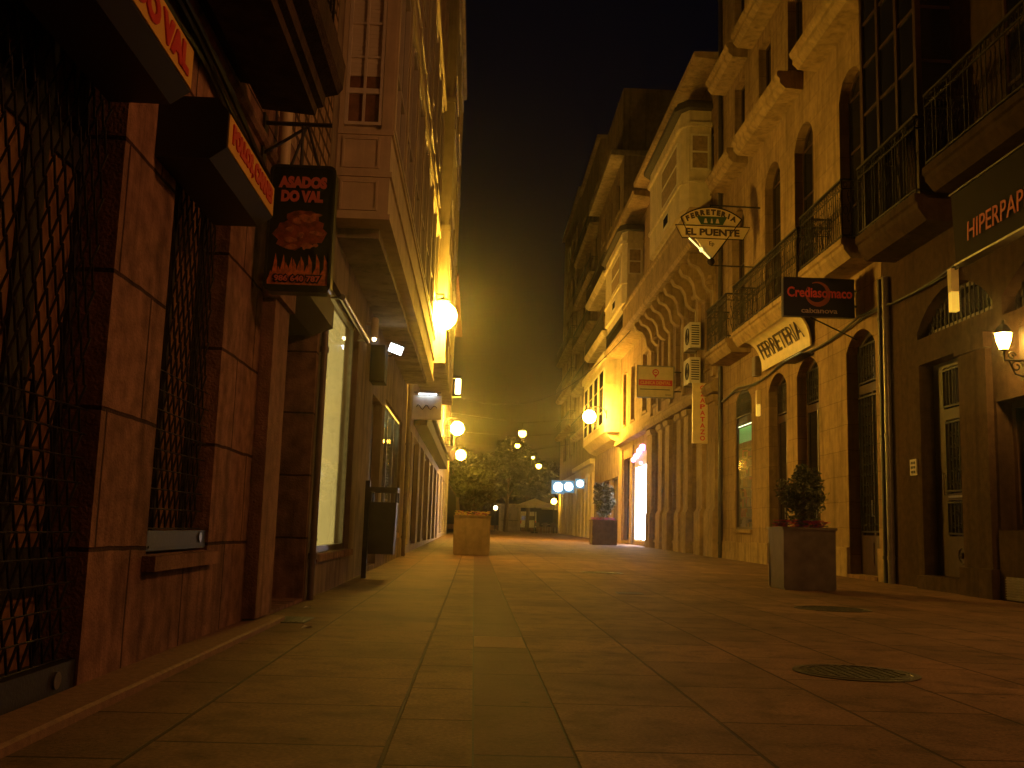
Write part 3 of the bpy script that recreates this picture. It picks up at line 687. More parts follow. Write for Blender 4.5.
bL3 = root('end_house', 'dim narrow house closing the lamplit row before the trees', 'building', (XL, 53, gz(53)))
h3 = [(47, 49.5, .5, 3.2, 0), (51, 53.5, .5, 3.2, 0), (55, 57.5, .5, 3.2, 0), (48, 49.4, 5.2, 7.4, 0), (52, 53.4, 5.2, 7.4, 0), (56, 57.4, 5.2, 7.4, 0)]
walls(bL3, XL, -1, 46.1, 61, 0, 12.5, h3, 'render')
for i, h in enumerate(h3): window(bL3, XL, -1, *h[:4], 0, depth=.1, cols=2, rows=2 if i > 2 else 1, sill=i > 2)
m = MB(); m.prism([(XL, 12.5), (XL + .5, 12.5), (XL + .5, 12.62), (XL - 4, 14.6), (XL - 8, 12.6), (XL - 8, 12.5)], 'y', 46.0, 61.1); m.build('roof', M['roof'], bL3)
balcony(bL3, -1.1, XL, -1, 47.4, 54, 4.6, 5.6, 0)

# lit box sign across the pavement
r = root('box_sign', 'white box sign lit from above over the far shopfronts', 'shop sign', (-1.28, 25, 3.5))
m = MB(); m.box(-1.64, -.92, 24.9, 25.08, 3.42, 4.02); m.build('casing', M['plastic_white'], r)
m = MB(); m.tube([(-1.55 + i * .04, 24.895, 3.72 + .06 * math.sin(i * 1.25) * (1 if i < 10 else .6)) for i in range(14)], .011, 5); m.build('scribble_mark', M['ink'], r)
m = MB(); m.box(-1.62, -.94, 24.80, 25.1, 4.06, 4.10); m.box(-1.64, -1.6, 24.9, 25.0, 4.021, 4.06); m.build('lamp_hood', M['steel'], r)
m = MB(); m.box(-1.5, -1.05, 24.82, 24.86, 4.035, 4.058); m.build('tube_light', M['cool'], r)

# ------------------------------------------------------------------ RIGHT: stationery house (nearest)
bR0 = root('stationery_house', 'dark stone house with iron balconies, glazed gallery and barred street door', 'building', (XR, 12, 0))
hr0 = [(14.5, 15.95, .24, 3.62, 0), (13.55, 15.98, 4.05, 4.72, .55), (9.9, 13.55, .95, 2.72, 0), (9.9, 13.3, 3.9, 4.72, .55), (4.5, 8.8, .95, 3.3, 0)]
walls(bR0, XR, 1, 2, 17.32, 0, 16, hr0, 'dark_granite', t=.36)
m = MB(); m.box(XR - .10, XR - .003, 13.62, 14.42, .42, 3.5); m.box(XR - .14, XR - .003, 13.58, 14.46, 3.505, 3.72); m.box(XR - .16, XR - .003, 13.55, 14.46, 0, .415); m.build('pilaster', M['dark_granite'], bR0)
m = MB(); m.box(XR - .12, XR + .2, 14.48, 15.97, -.01, .235); m.build('doorstep', M['dark_granite'], bR0)
dd = MB(); xd = XR + .24
v, f = plate([(14.5, .24), (15.95, .24), (15.95, 3.62), (14.5, 3.62)], [[(14.62, 2.86), (15.60, 2.86), (15.60, 3.52), (14.62, 3.52)], [(14.66, 1.52), (15.56, 1.52), (15.56, 2.68), (14.66, 2.68)], [(14.66, .86), (15.56, .86), (15.56, 1.42), (14.66, 1.42)]], .07); dd.add(v, f, on_x(xd, 1))
dd.box(xd - .02, xd - .003, 14.7, 15.52, .36, .78)
dr = dd.build('door', M['wood'], bR0)
m = MB(); m.box(xd + .035, xd + .041, 14.55, 15.9, .8, 3.56); m.build('pane', M['glass'], dr)
ironwork(dr, xd - .012, 1, 14.63, 15.59, 2.88, 3.50, .10, scroll=False); ironwork(dr, xd - .012, 1, 14.67, 15.55, 1.54, 2.66, .10); ironwork(dr, xd - .012, 1, 14.67, 15.55, .88, 1.40, .10)
m = MB(); m.tube([(xd - .022, 15.11 + .12 * math.cos(q * .524), .57 + .12 * math.sin(q * .524)) for q in range(12)], .02, 6, closed=True); m.ball((xd - .022, 15.11, .57), .05, 8, 6); m.build('rosette', M['wood'], dr)
m = MB(); m.tube([(xd - .05, 15.60, 1.5), (xd - .05, 15.60, 1.85)], .014, 6); m.box(xd - .05, xd - .002, 15.59, 15.61, 1.5, 1.52); m.box(xd - .05, xd - .002, 15.59, 15.61, 1.83, 1.85); m.box(xd - .03, xd - .002, 14.7, 15.5, 1.455, 1.485); m.build('handle', M['steel'], dr)
for (a, c, z0, z1, rs) in [(13.55, 15.98, 4.05, 4.72, .55), (9.9, 13.3, 3.9, 4.72, .55)]:
    w = window(bR0, XR, 1, a, c, z0, z1, rs, depth=.2, cols=1, rows=1, fm='wood', sill=False, name='lunette')
    m = MB(); n = int((c - a) / .13)
    for i in range(1, n):
        y = a + (c - a) * i / n; wdt = (c - a) / 2; top = z0 + (z1 - z0) * max(.2, math.sqrt(max(0, 1 - ((y - (a + c) / 2) / wdt) ** 2))) - .03
        m.box(XR + .15, XR + .168, y - .009, y + .009, z0 + .02, top)
        if i % 2: m.tube([(XR + .159, y + .05 * math.cos(q), z0 + .2 + .07 * math.sin(q)) for q in range(7)], .006, 4, closed=True)
        m.ball((XR + .159, y, (z0 + top) / 2), .02, 6, 4)
    m.build('grille', M['iron'], w)
w = window(bR0, XR, 1, 9.9, 13.55, .95, 2.72, 0, depth=.22, cols=3, rows=1, fm='wood', fw=.09, sill=False, pane=False, name='shop_window')
m = MB(); m.box(XR + .25, XR + .256, 9.95, 13.5, 1, 2.68); m.build('pane', M['clear'], w)
m = MB(); m.box(XR + .40, XR + .44, 10.2, 13.46, 2.56, 2.6); m.build('tube_light', M['green_tube'], w)
m = MB(); m.box(XR + .5, XR + .56, 9.92, 13.53, .95, 2.72); m.build('backdrop', M['sign_brown'], w)
window(bR0, XR, 1, 4.5, 8.8, .95, 3.3, 0, depth=.22, cols=3, rows=1, fm='wood', fw=.09, sill=False, name='shop_window')
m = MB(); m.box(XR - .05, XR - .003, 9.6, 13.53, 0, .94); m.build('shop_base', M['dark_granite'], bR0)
m = MB(); v, f = plate([(12.5, .03), (13.36, .03), (13.36, .33), (12.5, .33)], [], .01); m.add(v, f, on_x(XR - .062, 1))
for i in range(8): m.box(XR - .09, XR - .062, 12.52, 13.34, .05 + i * .034, .062 + i * .034)
m.build('vent_grille', M['steel'], bR0)
drainpipe(bR0, XR - .07, 17.05, 5.4, .06, 'pipe'); drainpipe(bR0, XR - .07, 17.28, 5.4, .045, 'pipe_dark')
# gallery with balcony
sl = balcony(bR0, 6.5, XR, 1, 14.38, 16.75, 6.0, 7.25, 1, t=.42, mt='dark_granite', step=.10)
gm_ = MB(); xg0 = 6.62
for y in (14.5, 15.2, 15.95, 16.65): gm_.box(xg0, xg0 + .09, y - .045, y + .045, 6.01, 12.2)
for z in (6.1, 7.35, 8.2, 9.1, 9.9, 10.7, 12.1):
    for a in (14.545, 15.245, 15.995): gm_.box(xg0 + .02, xg0 + .07, a, a + (.61 if a < 15 else .66 if a < 15.5 else .61), z - .025, z + .025)
for y in (14.5, 16.65):
    gm_.box(xg0 + .091, XR, y - .03, y + .03, 6.02, 7.3)
    for z in (8.2, 9.1, 9.9, 10.7, 12.1): gm_.box(xg0 + .091, XR, y - .025, y + .025, z - .025, z + .025)
gl_ = gm_.build('gallery', M['wood'], sl and bR0)
m = MB(); m.box(xg0 + .04, xg0 + .046, 14.5, 16.65, 7.3, 12.1); m.box(xg0 + .05, XR - .005, 14.49, 14.496, 7.3, 12.1); m.box(xg0 + .05, XR - .005, 16.654, 16.66, 7.3, 12.1); m.build('pane', M['glass'], gl_)
m = MB(); m.prism([(XR, 12.25), (6.5, 12.25), (6.42, 12.4), (6.5, 12.6), (XR, 12.7)], 'y', 14.3, 16.85); m.build('cornice', M['ashlar_plain'], gl_)
balcony(bR0, 6.5, XR, 1, 8.5, 14.1, 6.28, 7.42, 1, t=.36, mt='dark_granite', step=.12)
for a in (9.2, 11.6): window(bR0, XR - .34, 1, a, a + 1.3, 6.3, 9.3, 0, depth=.30, cols=2, rows=4, sill=False)
balcony(bR0, 6.55, XR, 1, 8.5, 14.1, 10.6, 11.7, 0, t=.3, mt='dark_granite', step=.14)
# sign
r = root('fascia_sign', 'long brown shop sign of thin red capitals below the iron balcony', 'shop sign', (6.5, 11, 4.5))
tl = .12
m = MB(); m.prism([(6.46, 5.52), (6.60, 5.52), (6.62, 4.56), (6.50, 4.56)], 'y', 8.2, 13.15); m.build('board', M['sign_brown'], r)
m = MB(); m.prism([(6.44, 5.522), (6.62, 5.522), (6.62, 5.55), (6.44, 5.55)], 'y', 8.18, 13.17); m.prism([(6.48, 4.53), (6.64, 4.53), (6.64, 4.558), (6.48, 4.558)], 'y', 8.18, 13.17); m.build('trim', M['steel'], r)
m = MB(); v, f = fit(text('HIPERPAPEL', .4, .0), 1.70, .26); mx = face_x(6.474, 11.90, 4.90, 1) @ Matrix.Rotation(R(-2.4), 4, 'X'); m.add(v, f, mx); m.build('lettering', M['red_white'], r)
m = MB()
for y in (8.6, 10.8, 13.0): m.box(6.6, XR, y - .02, y + .02, 5.3, 5.34)
m.build('bracket', M['iron'], r)
# lantern
r = root('wall_lantern', 'lit lantern on a scrolled iron wall bracket beside the stationery shop', 'wall lantern', (XR, 12.65, 3.3))
lx, ly, lz = 6.78, 12.52, 3.38
m = MB(); m.box(XR - .16, XR - .14, 12.42, 12.62, 2.87, 3.57)
m.tube([(XR - .14, ly, 3.12), (lx, ly, 3.12), (lx, ly, 3.26)], .016, 7)
for c, sr in (((XR - .26, 3.04), .085), ((lx + .10, 3.18), .06)):
    m.tube([(c[0] + sr * math.cos(q * .6) * (1 - q / 18), ly, c[1] + sr * math.sin(q * .6) * (1 - q / 18)) for q in range(15)], .010, 5)
m.tube([(XR - .14, ly, 2.90), (XR - .28, ly, 2.94), (XR - .36, ly, 3.11)], .012, 6)
m.build('bracket', M['iron'], r)
m = MB(); m.lathe([(.055, 0), (.10, .12), (.11, .20)], (lx, ly, 3.265), 6); m.build('lantern_glass', M['lantern'], r)
m = MB(); m.lathe([(.13, 0), (.12, .02), (.06, .10), (.02, .13), (.015, .18)], (lx, ly, 3.468), 6); m.lathe([(.03, 0), (.058, .025)], (lx, ly, 3.237), 6); m.build('cap', M['iron'], r)
# intercom
r = root('intercom', 'small steel intercom panel beside the barred street door', 'intercom', (XR, 16.2, 1.85))
m = MB(); m.box(XR - .03, XR - .003, 16.08, 16.32, 1.84, 2.1); m.build('plate', M['pipe'], r)
m = MB()
for i in range(3):
    for j in range(2): m.box(XR - .038, XR - .0305, 16.12 + j * .09, 16.18 + j * .09, 1.87 + i * .075, 1.91 + i * .075)
m.build('button_panel', M['iron'], r)

def block_lamp(y, z, x, label):
    r = root('wall_lamp', label, 'wall lamp', (XR, y, z), 'box lamps on the stone facades')
    m = MB(); m.box(x, XR - .003, y - .06, y + .06, z + .30, z + .66); m.build('housing', M['sign_cream'], r)
    m = MB(); m.box(x + .005, XR - .006, y - .056, y + .056, z, z + .298); m.build('lens', M['yellow_glow'], r)
block_lamp(14.55, 4.22, XR - .12, 'small upright box lamp glowing yellow under the brown stationery sign')
block_lamp(25.15, 3.82, XR - .1, 'small upright box lamp glowing yellow between the arched shop windows')

# ------------------------------------------------------------------ RIGHT: ironmonger house
bR1 = root('ironmonger_house', 'ashlar stone house with arched shop openings and wrought iron balconies', 'building', (XR, 23, 0))
ar = .35
hg = [(25.95, 27.6, .95, 4.75, ar), (22.95, 24.4, .15, 4.7, ar), (20.75, 22.2, .15, 4.72, ar), (17.72, 19.15, .12, 4.72, ar)]
hf = [(26.6, 27.9, 6.3, 10.0, .45), (23.3, 24.6, 6.3, 10.12, .45), (20.9, 22.2, 6.3, 10.15, .45), (18.1, 19.3, 6.3, 10.1, .45)]
ht = [(26.5, 27.6, 11.45, 13.75, 0), (24.0, 25.1, 11.45, 13.75, 0), (21.5, 22.6, 11.45, 13.75, 0), (18.6, 19.7, 11.45, 13.75, 0)]
hu = [(a, c, 14.9, 17.2, 0) for a, c, *_ in ht]
walls(bR1, XR, 1, 17.36, 29.05, 0, 19, hg + hf + ht + hu, 'ashlar', t=.34)
# bazaar window with goods
w = window(bR1, XR, 1, *hg[0][:4], ar, depth=.03, cols=1, rows=1, fm='wood', pane=False, name='shop_window')
m = MB(); m.prism(arch(25.98, 27.57, .98, 4.72, ar), 'x', XR + .045, XR + .051); m.build('pane', M['clear'], w)
m = MB(); rn = random.Random(11)
for k in range(150):
    y = rn.uniform(26.02, 27.45); z = 1.02 + .27 * rn.randrange(8); m.cur = rn.randrange(5); m.box(XR + rn.uniform(.115, .135), XR + .26, y, y + rn.uniform(.1, .3), z, z + rn.uniform(.08, .25))
m.cur = 5
for k in range(9): m.box(XR + .11, XR + .28, 25.97, 27.58, .99 + k * .27, 1.005 + k * .27)
m.build('display_goods', [M['plastic_white'], M['sign_yellow'], M['green_sign'], M['red'], M['leaf'], M['ink']], w)
m = MB(); m.box(XR + .07, XR + .09, 26.02, 27.5, 3.76, 3.78); m.box(XR + .098, XR + .112, 25.965, 25.985, 1.0, 3.7); m.build('tube_light', M['goods_tube'], w)
m = MB(); m.box(XR + .105, XR + .12, 26.0, 27.55, 3.32, 3.72); m.build('valance', M['green_tube'], w)
ironwork(w, XR + .02, 1, 26.05, 27.5, 4.0, 4.66, .13)
for h in hg[1:]:
    dd = MB(); v, f = plate(arch(h[0], h[1], h[2], h[3], ar), [arch(h[0] + .09, h[1] - .09, 3.72, h[3] - .09, ar), [(h[0] + .10, .85), ((h[0] + h[1]) / 2 - .04, .85), ((h[0] + h[1]) / 2 - .04, 3.55), (h[0] + .10, 3.55)], [((h[0] + h[1]) / 2 + .04, .85), (h[1] - .10, .85), (h[1] - .10, 3.55), ((h[0] + h[1]) / 2 + .04, 3.55)]], .06); dd.add(v, f, on_x(XR + .22, 1))
    for a in (h[0] + .12, (h[0] + h[1]) / 2 + .06): dd.box(XR + .205, XR + .217, a, a + .5, .3, .72)
    dr = dd.build('door', M['wood'], bR1)
    m = MB(); v, f = plate(arch(h[0] + .03, h[1] - .03, .3, h[3] - .03, ar), [], .008); m.add(v, f, on_x(XR + .25, 1)); m.build('pane', M['glass'], dr)
    ironwork(dr, XR + .20, 1, h[0] + .12, h[1] - .12, 3.74, h[3] - .22, .12)
    if h is hg[3]: ironwork(dr, XR + .20, 1, h[0] + .12, h[1] - .12, .9, 3.5, .13)
    m = MB(); m.tube([(XR + .17, (h[0] + h[1]) / 2, 1.2), (XR + .17, (h[0] + h[1]) / 2, 1.5)], .014, 6); m.box(XR + .17, XR + .22, (h[0] + h[1]) / 2 - .01, (h[0] + h[1]) / 2 + .01, 1.2, 1.22); m.build('handle', M['steel'], dr)
    m = MB(); m.box(XR - .06, XR + .2, h[0] + .003, h[1] - .003, gz(h[0]) - .01, .148 if h is not hg[3] else .118); m.build('doorstep', M['granite_plain'], dr)
for a, c, zt in ((17.4, 17.7, .62), (19.18, 20.72, .62), (22.23, 22.92, .62), (24.43, 25.92, .62), (27.63, 29.0, .62), (25.93, 27.62, .6)): m = MB(); m.box(XR - .05, XR - .003, a, c, gz(a) - .02, zt); m.build('plinth', M['ashlar_plain'], bR1)
for h in hf: window(bR1, XR, 1, *h[:4], .45, depth=.2, cols=2, rows=3, sill=False)
for h in ht + hu: window(bR1, XR, 1, *h[:4], 0, depth=.2, cols=2, rows=2, sill=False)
balcony(bR1, 6.5, XR, 1, 20.0, 25.35, 5.98, 7.22, 1, t=.36, step=.11); balcony(bR1, 6.5, XR, 1, 25.95, 28.3, 5.98, 7.22, 1, t=.36, step=.11); balcony(bR1, 6.5, XR, 1, 17.45, 19.9, 6.2, 7.35, 1, t=.36, step=.11)
for zf in (11.4, 14.5):
    for a, c in ((17.5, 20.6), (21.5, 25.7), (26.2, 28.7)):
        m = MB(); m.prism([(XR - .002, zf), (6.62, zf), (6.58, zf - .06), (6.6, zf - .14), (6.66, zf - .2), (6.66, zf - .3), (6.78, zf - .42), (XR - .002, zf - .44)], 'y', a, c); m.build('balcony', M['ashlar_plain'], bR1)
drainpipe(bR1, XR - .08, 29.0, 19, .065, 'pipe_dark')
m = MB(); m.prism([(XR, 19), (6.4, 19), (6.3, 19.2), (6.5, 19.45), (XR + 4, 21), (XR + 8, 19.4), (XR + 8, 19)], 'y', 17.3, 29.1); m.build('roof', M['roof'], bR1)

# curved ironmonger awning sign
r = root('awning_sign', 'curved cream sign board of dark capitals under the ironmonger balcony', 'shop sign', (6.9, 22.8, 4.7))
def cove(t):
    q = t * math.pi / 2; return (6.66 + .44 * math.sin(q), 5.60 - .72 * (1 - math.cos(q)))
pts = [cove(i / 10) for i in range(11)]
prof = pts + [(p[0] + .035, p[1] + .03) for p in reversed(pts)]
m = MB(); m.prism(prof, 'y', 20.95, 24.6); m.build('board', M['sign_cream'], r)
m = MB(); v, f = fit(text('FERRETERIA', .4, .003, .004), 3.1, .42)
vv = []
for p in v:
    x, z = cove(max(.02, min(.99, .56 - p[1]))); vv.append((x - .010 - p[2], 22.75 - p[0], z - .010))
m.add(vv, f); m.build('lettering', M['ink'], r)
for y in (20.90, 24.61): m = MB(); m.box(6.72, XR - .003, y, y + .04, 5.60, 5.64); m.build('bracket', M['iron'], r)
r = root('sign_strip_light', 'thin lit strip lamp washing the foot of the curved sign board', 'strip light', (6.95, 21.6, 4.7))
m = MB(); m.box(6.90, XR - .003, 21.0, 22.3, 4.70, 4.73); m.build('tray', M['iron'], r)
m = MB(); m.box(6.93, 6.97, 21.1, 22.2, 4.732, 4.75); m.build('tube', M['neon'], r)

# navy projecting sign
r = root('projecting_sign', 'navy projecting sign of red letters over a crescent', 'projecting sign', (6.6, 18.6, 5.0))
Y0 = 18.5; cxs, czs = 6.5, 5.34
m = MB(); m.box(5.76, 7.14, Y0, Y0 + .14, 4.96, 5.72); m.build('casing', M['sign_navy'], r)
m = MB()
c0 = (cxs - .07, 5.40)
pts = [(c0[0] + .245 * math.cos(R(a)), c0[1] + .245 * math.sin(R(a))) for a in range(115, 115 - 331, -15)]
pts2 = [(c0[0] - .03 + .19 * math.cos(R(a)), c0[1] + .03 + .19 * math.sin(R(a))) for a in range(115 - 330, 116, 15)]
v, f = plate(pts + pts2, [], .004); m.add(v, f, on_y(Y0 - .0045)); m.build('crescent_emblem', M['orange'], r)
m = MB(); v, f = fit(text('Crediasomaco', .2, .005), 1.26, .2); m.add(v, f, face_y(cxs - .04, Y0 - .010, 5.43)); m.build('lettering', M['salmon'], r)
m = MB(); v, f = fit(text('caixanova', .12, .002), .7, .095); m.add(v, f, face_y(cxs - .05, Y0 - .004, 5.075)); m.build('small_lettering', M['white_letter'], r)
m = MB(); m.tube([(7.14, Y0 + .07, 5.2), (XR, Y0 + .07, 5.2)], .02, 6); m.tube([(7.14, Y0 + .07, 5.5), (XR, Y0 + .07, 5.5)], .02, 6); m.tube([(6.3, Y0 + .07, 4.96), (XR, Y0 + .07, 4.55)], .014, 6); m.build('bracket', M['iron'], r)

# fan shaped ironmonger emblem
r = root('emblem_sign', 'fan shaped ironmonger sign with a ribbon band on wall brackets', 'projecting sign', (5.9, 25, 8.4))
Y0 = 25.0; ex, ez = 5.93, 8.7    # centre
fan = [(ex - .03, 7.83)]
fan += [(ex - .03 + 1.30 * math.sin(R(a)), 7.83 + 1.42 * math.cos(R(a)) * 1.0) for a in range(-38, 39, 4)]
m = MB(); v, f = plate(fan, [], .07); m.add(v, f, on_y(Y0)); m.build('fan_board', M['sign_cream'], r)
band = [(ex - .98, 8.74), (ex - .80, 8.40), (ex + .80, 8.40), (ex + .98, 8.74)]
m = MB(); v, f = plate(band, [], .012); m.add(v, f, on_y(Y0 - .0125)); m.build('ribbon_band', M['sign_cream'], r)
m = MB(); v, f = plate([(ex - .42, 9.0), (ex - .30, 8.78), (ex + .27, 8.78), (ex + .39, 9.0)], [], .006); m.add(v, f, on_y(Y0 - .0065)); m.build('green_panel', M['green_sign'], r)
m = MB()
for k, ch in enumerate('FERRETERIA'):
    a = R(-31 + k * 6.7); v, f = fit(text(ch, .2, .014, .002), None, .15); px, pz = ex - .03 + 1.2 * math.sin(a), 7.83 + 1.29 * math.cos(a); m.add(v, f, face_y(px, Y0 - .003, pz, -a * .7))
v, f = fit(text('EL PUENTE', .24, .01, .002), 1.42, .19); m.add(v, f, face_y(ex, Y0 - .016, 8.57))
v, f = fit(text('Ep', .2, .003, .002), None, .14); m.add(v, f, face_y(ex - .02, Y0 - .003, 8.26))
m.build('lettering', M['ink'], r)
m = MB()
for dx, w_ in ((-.16, .05), (0, .03), (.15, .05)): m.prism([(ex - .02 + dx - w_, 8.82), (ex - .02 + dx + w_, 8.82), (ex - .02 + dx + w_ * .4, 8.94), (ex - .02 + dx - w_ * .4, 8.94)], 'y', Y0 - .012, Y0 - .007)
m.build('small_mark', M['white_letter'], r)
m = MB(); m.v = []; rim = fan[1:]
m.tube([(p[0], Y0 - .002, p[1]) for p in rim], .018, 5); m.tube([(fan[-1][0], Y0 - .002, fan[-1][1]), (fan[0][0], Y0 - .002, fan[0][1])], .018, 5)
m.tube([(fan[1][0], Y0 - .002, fan[1][1]), (ex - .6, Y0 - .002, 8.42)], .018, 5)
m.tube([(p[0], Y0 - .014, p[1]) for p in band], .014, 5, closed=True); m.ball((ex - .03, Y0 + .03, 7.80), .10, 10, 8); m.build('rim', M['sign_brown'], r)
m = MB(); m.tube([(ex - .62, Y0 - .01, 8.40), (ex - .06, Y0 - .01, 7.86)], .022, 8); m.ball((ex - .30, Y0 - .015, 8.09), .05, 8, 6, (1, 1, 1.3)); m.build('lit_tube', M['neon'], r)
m = MB()
m.tube([(ex - .05, Y0 + .04, 9.32), (XR, Y0 + .04, 9.30)], .022, 6); m.tube([(ex - .05, Y0 + .04, 9.22), (ex - .05, Y0 + .04, 9.34)], .018, 6); m.tube([(ex - .03, Y0 + .04, 7.70), (XR, Y0 + .04, 7.70)], .018, 6); m.tube([(ex - .03, Y0 + .04, 7.70), (ex - .03, Y0 + .04, 7.82)], .016, 6)
m.build('bracket', M['iron'], r)

# cable on facade
m = MB(); m.tube([(XR - .06, 13.5 + i * .8, 5.05 - .18 * abs(math.sin(i * .55)) - .012 * i) for i in range(22)], .022, 5); m.tube([(XR - .05, 13.5 + i * .8, 4.98 - .12 * abs(math.sin(i * .5 + .4)) - .012 * i) for i in range(22)], .016, 5)
tag(m.build('facade_cable', M['cable'], None, True), 'drooping dark cables along the ironmonger facade above the arches', 'cable')
r = root('junction_box', 'grey cable junction box above the lit arched window', 'junction box', (XR, 25.3, 4.95)); m = MB(); m.box(XR - .16, XR - .003, 25.0, 25.3, 4.85, 5.35); m.build('body', M['pipe'], r); m = MB(); m.box(XR - .172, XR - .161, 25.02, 25.28, 4.88, 5.32); m.build('lid', M['pipe'], r)

# ------------------------------------------------------------------ RIGHT: ornate house
bR2 = root('ornate_house', 'ornate pale house with pilasters, corbelled balcony and a tall bay window', 'building', (XR, 36, gz(36)))
ho = [(30.05 + 2.75 * k + 1.55, 30.05 + 2.75 * k + 2.75, .55, 4.8, 0) for k in range(4)]
ho = [(30.0, 30.35, .6, 4.8, 0)] * 0 + [(31.95, 33.15, .55, 4.85, 0), (35.15, 36.4, .55, 4.82, 0), (38.8, 40.0, .55, 4.82, 0)]
hp = [(30.2 + k * 2.4, 31.3 + k * 2.4, 6.0, 8.6, .3) for k in range(4)] + [(39.8, 40.6, 6.0, 8.6, .3)]
hq = [(30.2, 31.2, 11.6, 13.8, 0), (38.6, 39.6, 11.6, 13.8, 0)]
walls(bR2, XR, 1, 29.1, 41.2, 0, 15.4, ho + hp + hq, 'ashlar')
for h in ho: window(bR2, XR, 1, *h[:4], 0, depth=.2, cols=1, rows=2, fm='wood', name='shop_window')
for h in hp: window(bR2, XR, 1, *h[:4], .3, depth=.18, cols=2, rows=3, fm='offwhite')
for h in hq: window(bR2, XR, 1, *h[:4], 0, depth=.18, cols=2, rows=2, fm='offwhite')
for y0, y1 in ((29.4, 30.5), (31.1, 31.9), (33.2, 33.9), (34.4, 35.1), (36.5, 37.3), (37.9, 38.7), (40.1, 41.0)):
    m = MB(); g_ = gz(y0)
    m.box(XR - .14, XR - .003, y0, y1, g_ + 1.4, 4.75); m.box(XR - .22, XR - .003, y0 - .04, y1 + .04, g_ - .02, g_ + 1.35); m.box(XR - .18, XR - .003, y0 - .03, y1 + .03, g_ + 1.351, g_ + 1.42); m.prism([(XR - .003, 4.755), (XR - .2, 4.755), (XR - .24, 4.95), (XR - .003, 4.95)], 'y', y0 - .05, y1 + .05)
    m.build('pilaster', M['ashlar_plain'], bR2)
for y in (30.0, 32.1, 34.4, 36.8, 39.2, 40.9):
    m = MB(); m.box(XR - .1, XR - .003, y - .18, y + .18, 5.6, 8.75); m.lathe([(.20, 0), (.22, .1), (.15, .2), (.15, .3)], (XR - .08, y, 8.45), 10); m.build('column', M['ashlar_plain'], bR2)
m = MB(); m.prism([(XR - .003, 5.0), (XR - .26, 5.0), (XR - .34, 5.12), (XR - .34, 5.25), (XR - .2, 5.4), (XR - .003, 5.45)], 'y', 29.15, 41.15); m.build('cornice', M['ashlar_plain'], bR2)
for k in range(9):
    y = 30.0 + k * 1.32; m = MB()
    m.prism([(XR - .003, 9.45), (XR - .78, 9.45), (XR - .82, 9.3), (XR - .74, 9.12), (XR - .5, 9.02), (XR - .36, 8.8), (XR - .3, 8.45), (XR - .16, 8.3), (XR - .003, 8.25)], 'y', y, y + .36); m.tube([(XR - .68, y - .02, 9.25), (XR - .68, y + .38, 9.25)], .11, 10); m.build('corbel', M['ashlar_plain'], bR2)
m = MB(); m.prism([(XR - .003, 9.46), (6.3, 9.46), (6.22, 9.58), (6.22, 9.72), (6.3, 9.76), (6.3, 10.55), (6.24, 10.58), (6.24, 10.7), (XR - .003, 10.7)], 'y', 29.3, 43.5); m.build('balcony', M['ashlar_plain'], bR2)
def bay(b, y0, y1, z0, z1, cut, xo=6.28, mt='cream', ztop=1):
    ci = .2
    oc = [(XR - .003, y0), (xo + ci, y0), (xo, y0 + cut), (xo, y1 - cut), (xo + ci, y1), (XR - .003, y1)]
    def grow(d): return [(XR - .003, y0 - d), (xo + ci - d * .4, y0 - d), (xo - d, y0 + cut - d * .4), (xo - d, y1 - cut + d * .4), (xo + ci - d * .4, y1 + d), (XR - .003, y1 + d)]
    m = MB(); m.prism(oc, 'z', z0, z1); m.prism(grow(.06), 'z', z0 + .88, z0 + .98); m.prism(grow(.10), 'z', z1 - .55, z1 - .42); m.prism(grow(-.12), 'z', z0 - .4, z0 - .003)
    body = m.build('bay_window', M[mt], b)
    m = MB(); m.prism(grow(.24), 'z', z1 + .003, z1 + .16); m.prism(grow(.14), 'z', z1 + .15, z1 + .3); m.build('cap', M['terracotta'], body)
    zt = z1 - .8
    faces = [((xo, y0 + cut + 3.3), (xo, y0 + cut + .5)), ((xo + .24, y0), (XR - .07, y0))]
    for p, q in faces:
        zb = z0 + (1.05 if q[0] == xo else 1.3)
        p = Vector((*p, 0)); q = Vector((*q, 0)); d = q - p; W = d.length
        ang = math.atan2(d.y, d.x); mx = Matrix.Translation(p) @ Matrix.Rotation(ang, 4, 'Z') @ Matrix(((1, 0, 0, 0), (0, 0, 1, -.04), (0, 1, 0, 0), (0, 0, 0, 1)))
        fr = MB(); v, f = plate([(0, zb), (W, zb), (W, zt), (0, zt)], [[(.06, zb + .06), (W - .06, zb + .06), (W - .06, (zb + zt) / 2 - .03), (.06, (zb + zt) / 2 - .03)], [(.06, (zb + zt) / 2 + .03), (W - .06, (zb + zt) / 2 + .03), (W - .06, zt - .06), (.06, zt - .06)]], .05); fr.add(v, f, mx)
        w = fr.build('window', M['offwhite'], body)
        pn = MB(); v, f = plate([(.03, zb + .03), (W - .03, zb + .03), (W - .03, zt - .03), (.03, zt - .03)], [], .012); pn.add(v, f, mx @ Matrix.Translation((0, 0, .022))); pn.build('pane', M['curtain'], w)
    m = MB(); m.box(xo - .02, xo - .003, (y0 + y1) / 2 - .9, (y0 + y1) / 2 + .1, z0 + .2, z0 + .7); hb = m.build('vent', M['offwhite'], body); m = MB(); m.box(xo - .03, xo - .021, (y0 + y1) / 2 - .78, (y0 + y1) / 2 - .02, z0 + .3, z0 + .61); m.build('opening', M['glass'], hb)
    return body
bay(bR2, 30.5, 36.9, 11.05, 14.35, .3)
m = MB(); m.prism([(XR, 15.42), (XR + .1, 15.8), (XR + 4, 17.6), (XR + 8, 15.9), (XR + 8, 15.42)], 'y', 29.0, 41.3); m.build('roof', M['roof'], bR2)
